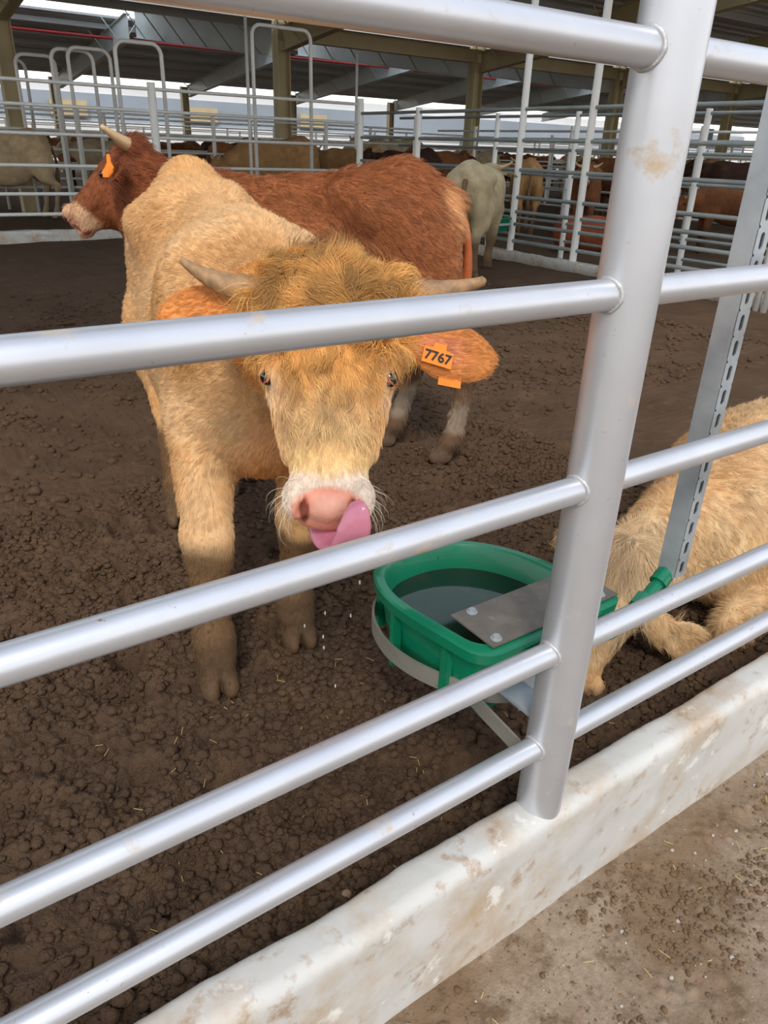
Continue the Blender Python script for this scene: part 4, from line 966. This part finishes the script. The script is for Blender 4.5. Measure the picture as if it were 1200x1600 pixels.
    make_hair('coat', root, P, NN, comb, np.where(inh, .018, .026 + .018 * top), col[T].mean(1), .0007, lift=.45, jit=.6, clump=.02, conv=.35, cvar=.25)
M['palehorn'] = mat('pale horn', srgb(.80, .68, .52), .45, noise=(20, .75))
red_bull()

# cream bull lying beside the fence at the right
def lying_bull():
    loc = np.array([2.3, .6, 0.0]); root = empty('bull', tuple(loc), 0, 'cream shaggy bull lying on the dirt at the right edge, behind the slotted steel channel', 'bull')
    tl = lambda p: np.array(p, float) - loc
    hs = .98; poll = tl(onZ(1008, 862, .43)); muz = tl(onZ(926, 1040, .11)); left = RW[:, 0] + np.array([0, 0, -.25])
    Hf, o, hb, th = gen_head(poll, muz, left, None, s=hs)
    P = []
    def el(c, r, k=.06, R=None): P.append(('+', 'el', (tl(c), r, R), k))
    def rc(a, b, ra, rb, k=.05): P.append(('+', 'rc', (tl(a) if len(a) == 3 else a, tl(b), ra, rb), k))
    el((2.85, .62, .31), (.60, .34, .285)); el((2.34, .52, .29), (.27, .22, .27), .08)
    rc((2.30, .54, .47), (3.0, .66, .53), .075, .08, .1)
    el((2.24, .40, .28), (.15, .11, .23), .06, rotz(.3)); el((3.4, .7, .34), (.32, .3, .30), .08)
    rc((2.30, .52, .34), (2.05, .50, .36), .17, .13, .08); P.append(('+', 'rc', (tl((2.05, .50, .36)), hb, .13, .085), .06)); P.append(('+', 'rc', (tl((2.2, .48, .18)), th, .11, .06), .07))
    rc((2.55, .30, .15), (2.12, .27, .10), .085, .064, .04); rc((2.12, .27, .10), (2.07, .265, .075), .062, .058, .03); rc((2.08, .29, .06), (2.45, .36, .05), .045, .035, .02)
    rc((2.4, .75, .12), (2.15, .78, .08), .08, .06, .04)
    rc((3.2, .42, .16), (2.75, .33, .08), .12, .06, .05); rc((2.75, .33, .07), (3.05, .26, .05), .05, .04, .03); rc((3.05, .26, .05), (3.2, .25, .045), .045, .04, .02)
    P += head_prims(Hf, o, hs, ear_c=(.215, .13), fold=-1, es=1.28, er=1.15)
    V, Q = mesh_sdf(P, (-1.0, -.45, -.03), (1.55, .85, 1.0), 0.0066, lambda P: (fbm(P[:, 0] * 8, P[:, 1] * 8, P[:, 2] * 8, 3, 25) * 0.014).astype(np.float32))
    N = vnormals(V, Q); h = head_coords(V, Hf, o, hs); nn = fbm(V[:, 0] * 4, V[:, 1] * 4, V[:, 2] * 4, 3, 66)
    col = np.tile(lin((.90, .78, .60)), (len(V), 1)); col = mixc(col, lin((.85, .65, .42)), np.clip(.25 + nn * 2.4, 0, 1) * .8)
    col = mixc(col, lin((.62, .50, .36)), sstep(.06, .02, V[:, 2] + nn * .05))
    col = mixc(col, lin((.85, .75, .60)), ((h[:, 1] < .3) & (h[:, 2] > -.2) & (h[:, 1] > -.1) & (np.abs(h[:, 0]) < .15)) * .8)
    col = tint_noise(V, col, .3, 35, 14)
    me = np_mesh('body', V, Q); set_tint(me, col); link('body', me, M['skin'], root)
    eyes(root, Hf, o, hs, lids=False)
    dens = np.where(V[:, 2] < .02, .0, 1.0) * np.where(V[:, 0] > 1.1, .2, 1); dens = dens * np.where(N @ nz(CAM - loc) < -.5, .1, 1)
    Pp, T = sample_surface(V, Q, 110000, dens); NN = N[T].mean(1); NN /= np.linalg.norm(NN, axis=1)[:, None]; hh = head_coords(Pp, Hf, o, hs)
    comb = np.tile([.7, -.2, -1.0], (len(Pp), 1)); inh = (hh[:, 2] > -.24) & (hh[:, 1] > -.1) & (hh[:, 1] < .6) & (np.abs(hh[:, 0]) < .36)
    comb[inh] = Hf[:, 1] + 6 * (hh[inh, 0] + .03)[:, None] * Hf[:, 0]
    ln = np.where(inh, np.interp(hh[:, 1], [0, .1, .25, .4, .5], [.05, .045, .03, .015, .008]), .036); ear = inh & (np.abs(hh[:, 0]) > .14); ln[ear] = .030
    make_hair('coat', root, Pp, NN, comb, ln, col[T].mean(1), .0005, lift=.5, jit=.65, curl=np.full(len(Pp), .0026), seg=6, clump=.02, conv=.4, cvar=.22)
    sel = inh & (hh[:, 1] < .10) & (np.abs(hh[:, 0]) < .11) & (hh[:, 2] > -.16)
    Pq, Nq, cq, hq = Pp[sel], NN[sel], col[T].mean(1)[sel], hh[sel]
    if len(Pq): make_hair('forelock', root, Pq, Nq, Hf[:, 1] * 1.0 + Hf[:, [0]].T * (hq[:, [0]] + .03) * 12, np.full(len(Pq), .075), cq, .0005, lift=.55, jit=.5, curl=np.full(len(Pq), .005), seg=8, clump=.025, conv=.6)
lying_bull()

# coarse prototypes for the cattle farther off
PROTO = {}
def proto(kind):
    if kind in PROTO: return PROTO[kind]
    if kind == 'lying':
        P = [('+', 'el', ((-.5, 0, .36), (.62, .33, .36), None), .05), ('+', 'el', ((-.05, 0, .36), (.3, .25, .34), None), .08), ('+', 'el', ((-1.0, .03, .38), (.32, .3, .34), None), .08), ('+', 'rc', ((.05, 0, .5), (.35, .02, .72), .18, .11), .08),
             ('+', 'rc', ((.05, .2, .1), (.4, .22, .07), .09, .055), .05), ('+', 'rc', ((.05, -.2, .1), (.35, -.22, .07), .09, .055), .05), ('+', 'rc', ((-1.0, .3, .15), (-.6, .38, .07), .14, .06), .05), ('+', 'rc', ((-.6, .4, .06), (-.9, .46, .05), .05, .04), .03)]
        Hf, o, hb, th = gen_head((.38, .02, .86), (.80, .04, .62), (0, 1, 0), None)
    else:
        pl, mz = {'stand': ((.50, 0, 1.34), (.86, 0, 1.02)), 'low': ((.58, 0, 1.02), (.80, .02, .60)), 'turn': ((.42, .12, 1.34), (.58, .46, 1.03))}[kind]
        lf = (0, 1, 0) if kind != 'turn' else (-1, .4, 0)
        Hf, o, hb, th = gen_head(pl, mz, lf, None)
        nk = (np.array([.05, 0, 1.05]) + hb) / 2
        P = body_prims(dict(fl=(.05, .13), fr=(-.03, -.13), hl=(-1.2, .13), hr=(-1.08, -.13)), neck=nk, headback=hb, throat=th, wid=1.08)
    P = P + head_prims(Hf, o, 1.0)
    V, Q = mesh_sdf(P, (-1.5, -.7, -.04), (1.2, .8, 1.65), 0.019)
    PROTO[kind] = (V, Q, Hf, o, head_coords(V, Hf, o)); return PROTO[kind]
MESHES = {}
def cow_mesh(kind, tone):
    if (kind, tone) in MESHES: return MESHES[(kind, tone)]
    V, Q, Hf, o, h = proto(kind); base, legs = {'dun': ((.86, .76, .60), (.66, .58, .46)), 'pale': ((.80, .73, .60), (.62, .54, .42)), 'tan': ((.72, .55, .36), (.52, .40, .28)), 'brown': ((.55, .35, .22), (.36, .25, .18)),
                'red': ((.62, .32, .19), (.45, .30, .2)), 'dark': ((.27, .18, .14), (.2, .15, .12)), 'golden': ((.72, .50, .26), (.5, .36, .22)), 'greypale': ((.77, .70, .56), (.50, .41, .31))}[tone]
    col = np.tile(lin(base), (len(V), 1)); col = mixc(col, lin(legs), sstep(.6, .35, V[:, 2]) * (kind != 'lying')); nn = fbm(V[:, 0] * 3, V[:, 1] * 3, V[:, 2] * 3, 3, 17)
    col = mixc(col, lin(legs), np.clip(nn * 2.2, 0, 1) * .7)
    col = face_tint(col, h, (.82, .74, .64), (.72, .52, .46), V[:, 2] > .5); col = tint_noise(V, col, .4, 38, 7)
    me = np_mesh('body', V, Q); set_tint(me, col); me.materials.append(M['farcoat']); me.polygons.foreach_set('use_smooth', np.ones(len(me.polygons), bool))
    MESHES[(kind, tone)] = me; return me
def far_cow(kind, tone, x, y, ang, s, label, name='bull', group=None, z=0.0, cat='bull'):
    r = empty(name, (x, y, z), ang, label, cat, group); r.scale = (s, s, s)
    b = bpy.data.objects.new('body', cow_mesh(kind, tone)); C.objects.link(b); b.parent = r
    if (kind, tone, 'horns') not in MESHES:
        V, Q, Hf, o, h = proto(kind); L = []
        for sg in (1, -1):
            hm = horn(r, Hf, o, (sg * .10, .04, -.08), (sg * .19, .04, -.07), (sg * .25, -.02, -.03), .034, .01, 1.0, M['palehorn']); L.append(hm.data)
        MESHES[(kind, tone, 'horns')] = L
        if kind != 'lying':
            t = tailm(r, std_tail(), M['farcoat'], np.asarray(lin((.5, .4, .3))) if tone != 'pale' else np.asarray(lin((.78, .70, .56)))); MESHES[(kind, tone, 'tail')] = t.data
    else:
        for d in MESHES[(kind, tone, 'horns')]: q = bpy.data.objects.new('horn', d); C.objects.link(q); q.parent = r
        if kind != 'lying': q = bpy.data.objects.new('tail', MESHES[(kind, tone, 'tail')]); C.objects.link(q); q.parent = r
    return r
def atpx(px, Y): return onY(px, 225, Y)[0]
A = math.atan2
far_cow('stand', 'greypale', 7.15, 7.38, A(.62, .78), 1.0, 'pale grey bull seen from behind, beside the right side fence of the pen').scale = (.98, 1.18, 1.0)
far_cow('stand', 'dun', 2.15, 15.9, PI, 1.16, 'large dun bull standing side-on at the left edge beyond the far fence')
far_cow('low', 'tan', atpx(345, 14.4) + .55, 14.4, PI * .97, 1.2, 'brown tan bull behind the far fence, just above the back of the red bull')
far_cow('stand', 'tan', atpx(520, 14.8), 14.8, PI * .62, 1.1, 'tan bull seen from behind, left of the far corner post of the pen')
far_cow('stand', 'pale', atpx(585, 18.3), 18.3, PI * .98, 1.3, 'pale cream back showing above a dark bull, right of the far corner post')
far_cow('stand', 'dark', atpx(640, 13.1) - .5, 13.1, PI * 1.03, 1.1, 'dark brown bull right of the far corner post, below a pale cream back')
far_cow('stand', 'brown', 12.2, 14.4, 0.1, 1.12, 'brown bull in the far pen, above the rump of the red bull')
far_cow('stand', 'greypale', 5.1, 18.7, PI * .8, 1.1, 'greyish bull beyond the far fence, just right of the head of the red bull')
far_cow('lying', 'red', 10.45, 7.75, -.5, .80, 'red calf lying behind the side fence, under the green far trough level', name='calf', cat='calf')
far_cow('lying', 'pale', 10.5, 3.1, 1.9, 1.0, 'pale bull lying behind the side fence, seen between the thick post and the channel')
far_cow('stand', 'golden', 12.1, 5.6, 2.2, 1.0, 'golden brown bull standing between the thick post and the slotted channel')
far_cow('stand', 'tan', 11.6, 11.2, .9, 1.02, 'tan bull standing behind the side fence, right of the tall fence post')
far_cow('stand', 'brown', 11.9, 9.8, A(-.64, -.77), 1.0, 'brown bull facing the camera with a pale muzzle, left of the thick post')
far_cow('low', 'brown', 12.2, 7.3, 2.6, .9, 'brown bull close behind the side fence, next to the thick post')
far_cow('stand', 'greypale', 16.2, 4.2, 1.9, 1.05, 'greyish bull behind the golden brown one, right of the thick post')
# the crowd in the far pens
tones = ['dark', 'brown', 'tan', 'dark', 'red', 'pale', 'brown', 'dark']; glab = {'dark': 'dark brown bull', 'brown': 'brown bull', 'tan': 'tan bull', 'red': 'reddish bull', 'pale': 'cream bull'}
k = 0
for (ya, yb, xa, xb, n) in ((17.6, 20.0, 4.5, 20, 14), (21.3, 26.2, 6, 34, 22), (27.8, 32.8, 8, 46, 20), (34.4, 38.0, 10, 56, 16), (6, 12.5, 14.9, 18.1, 5), (3, 16, 20.9, 26.6, 9), (4, 16, 29.4, 40, 8)):
    band_ = {17.6: 'just past the hooped alley', 21.3: 'in the second far pen', 27.8: 'in the third far pen', 34.4: 'in the last pen before the daylight', 6: 'in the pen beyond the lying calf', 3: 'in the far right pen', 4: 'in the farthest pen on the right'}[ya]
    taken = [(15.3, 3.5)] if ya == 6 else [(5.1, 18.6), (13.3, 18.3), (14.3, 18.3), (6.5, 18.3)] if ya < 18 and ya > 17 else []
    for i in range(n):
        for _ in range(60):
            x, y = rng.uniform(xa, xb), rng.uniform(ya + .4, yb - .4)
            if all(math.hypot(x - a, y - b) > 2.5 for a, b in taken) and (min(abs(x - c) for c in (13.5, 19.5, 28)) > 1.6 or ya > 33 or ya in (3, 4, 6)): break
        else: continue
        taken.append((x, y)); tn = tones[int(rng.integers(len(tones)))]; kd = ['stand', 'low', 'turn', 'stand'][int(rng.integers(4))]; k += 1
        a_ = (0 if rng.random() < .5 else PI) + rng.normal(0, .25)
        if ya in (3, 4, 6): a_ = rng.uniform(0, 2 * PI) if min(x - xa, xb - x) > 1.3 else PI / 2
        far_cow(kd, tn, x, y, a_, rng.uniform(1.0, 1.15), glab[tn] + ' in the crowd of cattle ' + band_, group=glab[tn] + 's ' + band_)
# falling drops of water by the muzzle
for i, (px, py, Y) in enumerate(((508, 958, .62), (505, 995, .62), (524, 1072, .55), (548, 962, .55), (476, 978, .7), (562, 910, .5), (612, 962, .4), (506, 1012, .6))):
    p = onY(px, py, Y); tag(sphere_mb(p, (.0022, .0022, .006)).build('water_drop', M['drop'], smooth=True), 'small drop of water falling below the muzzle of the licking bull', 'water drop', 'water drops falling from the muzzle')
# stones, straw
p = onZ(540, 1388, .03); tag(sphere_mb((p[0], p[1], ground_z(p[0], p[1]) + .006), (.014, .011, .009)).build('stone', M['stone'], smooth=True), 'small orange-brown stone on the dark dirt just inside the kerb', 'stone')
mb = MB()
for _ in range(260):
    x = rng.uniform(.3, 2.4); y = -rng.uniform(.07, .7); r_ = .0015 + .004 * rng.random() ** 3; i = int(np.searchsorted(wx, x)); j = int(np.searchsorted(-wy, -y))
    mb2 = sphere_mb((x, y, WH[min(i, n1 - 1), min(j, n2 - 1)] + r_ * .3), (r_ * rng.uniform(.8, 1.5), r_, r_ * .7), 8); mb.add(mb2.v, mb2.f)
tag(mb.build('gravel', M['grey'], smooth=True), 'fine pale grit scattered over the dusty walkway', 'gravel', kind='stuff')
mb = MB()
for _ in range(150):
    inside = rng.random() < .5
    x = rng.uniform(.2, 1.6 if inside else 2.4); y = rng.uniform(.06, .9) if inside else -rng.uniform(.08, .6); z = ground_z(x, y) + .008 if inside else -.035; a = rng.uniform(0, PI); L = rng.uniform(.008, .028)
    mb.tube([(x, y, z), (x + L * math.cos(a), y + L * math.sin(a), z + .003)], .0009, 5)
tag(mb.build('straw', M['straw']), 'tiny bits of straw scattered on the dirt and the walkway', 'straw', kind='stuff')

# loose crumbs of dirt
def clods(n, x0, x1, y0, y1, zf, rlo, rhi, pw, seed, dens):
    bm = bmesh.new(); bmesh.ops.create_icosphere(bm, subdivisions=2, radius=1); B0 = np.array([v.co[:] for v in bm.verts]); F0 = np.array([[v.index for v in f.verts] for f in bm.faces]); bm.free()
    var = [B0 * (1 + 1.1 * fbm(B0[:, 0] * 1.6 + 9 * i, B0[:, 1] * 1.6, B0[:, 2] * 1.6, 2, seed + i))[:, None] for i in range(8)]
    Vs, Fs = [], []; k = 0; X = rng.uniform(x0, x1, n); Y = rng.uniform(y0, y1, n); keep = rng.random(n) < dens(X, Y)
    for x, y in zip(X[keep], Y[keep]):
        r = rlo + (rhi - rlo) * rng.random() ** pw; a = rng.uniform(0, 2 * PI); sc = np.array([rng.uniform(.8, 1.25), rng.uniform(.8, 1.25), rng.uniform(.6, .9)]) * r
        v = (var[int(rng.integers(8))] * sc) @ rotz(a).T; v += (x, y, zf(x, y) + r * .25); Vs.append(v); Fs.append(F0 + k * len(B0)); k += 1
    return np.concatenate(Vs), np.concatenate(Fs)
V_, F_ = clods(50000, -.5, 2.9, .05, 2.4, ground_z, .003, .016, 3.0, 300, lambda x, y: np.clip(fbm(x * 3.5, y * 3.5, o=3, seed=78) * 4 + .85, .22, 1) * np.clip(1.25 - y * .35, .3, 1))
tag(link('dirt_clods', np_mesh('dirt_clods', V_, F_), M['dirt']), 'loose crumbs of dark dirt scattered over the pen floor', 'dirt', kind='stuff')
V_, F_ = clods(15000, -1.5, 6.5, 2.3, 7.5, ground_z, .006, .026, 2.6, 340, lambda x, y: np.clip(fbm(x * 2, y * 2, o=3, seed=81) * 4 + .8, .2, 1) * np.clip(1.5 - y * .14, .3, 1))
tag(link('dirt_clods', np_mesh('dirt_clods', V_, F_), M['dirt']), 'coarser clods of dirt farther back on the pen floor, around the red-brown bull', 'dirt', kind='stuff')
wz = lambda x, y: float(WH[min(int(np.searchsorted(wx, x)), n1 - 1), min(int(np.searchsorted(-wy, -y)), n2 - 1)])
V_, F_ = clods(16000, .3, 2.3, -.75, -.07, wz, .0014, .007, 4, 320, lambda x, y: np.clip(fbm(x * 5, y * 8, o=3, seed=79) * 7 + .35, .04, 1))
tag(link('walkway_crumbs', np_mesh('walkway_crumbs', V_, F_), M['crumb']), 'small brown crumbs of dirt lying on the dusty walkway', 'dirt', kind='stuff')
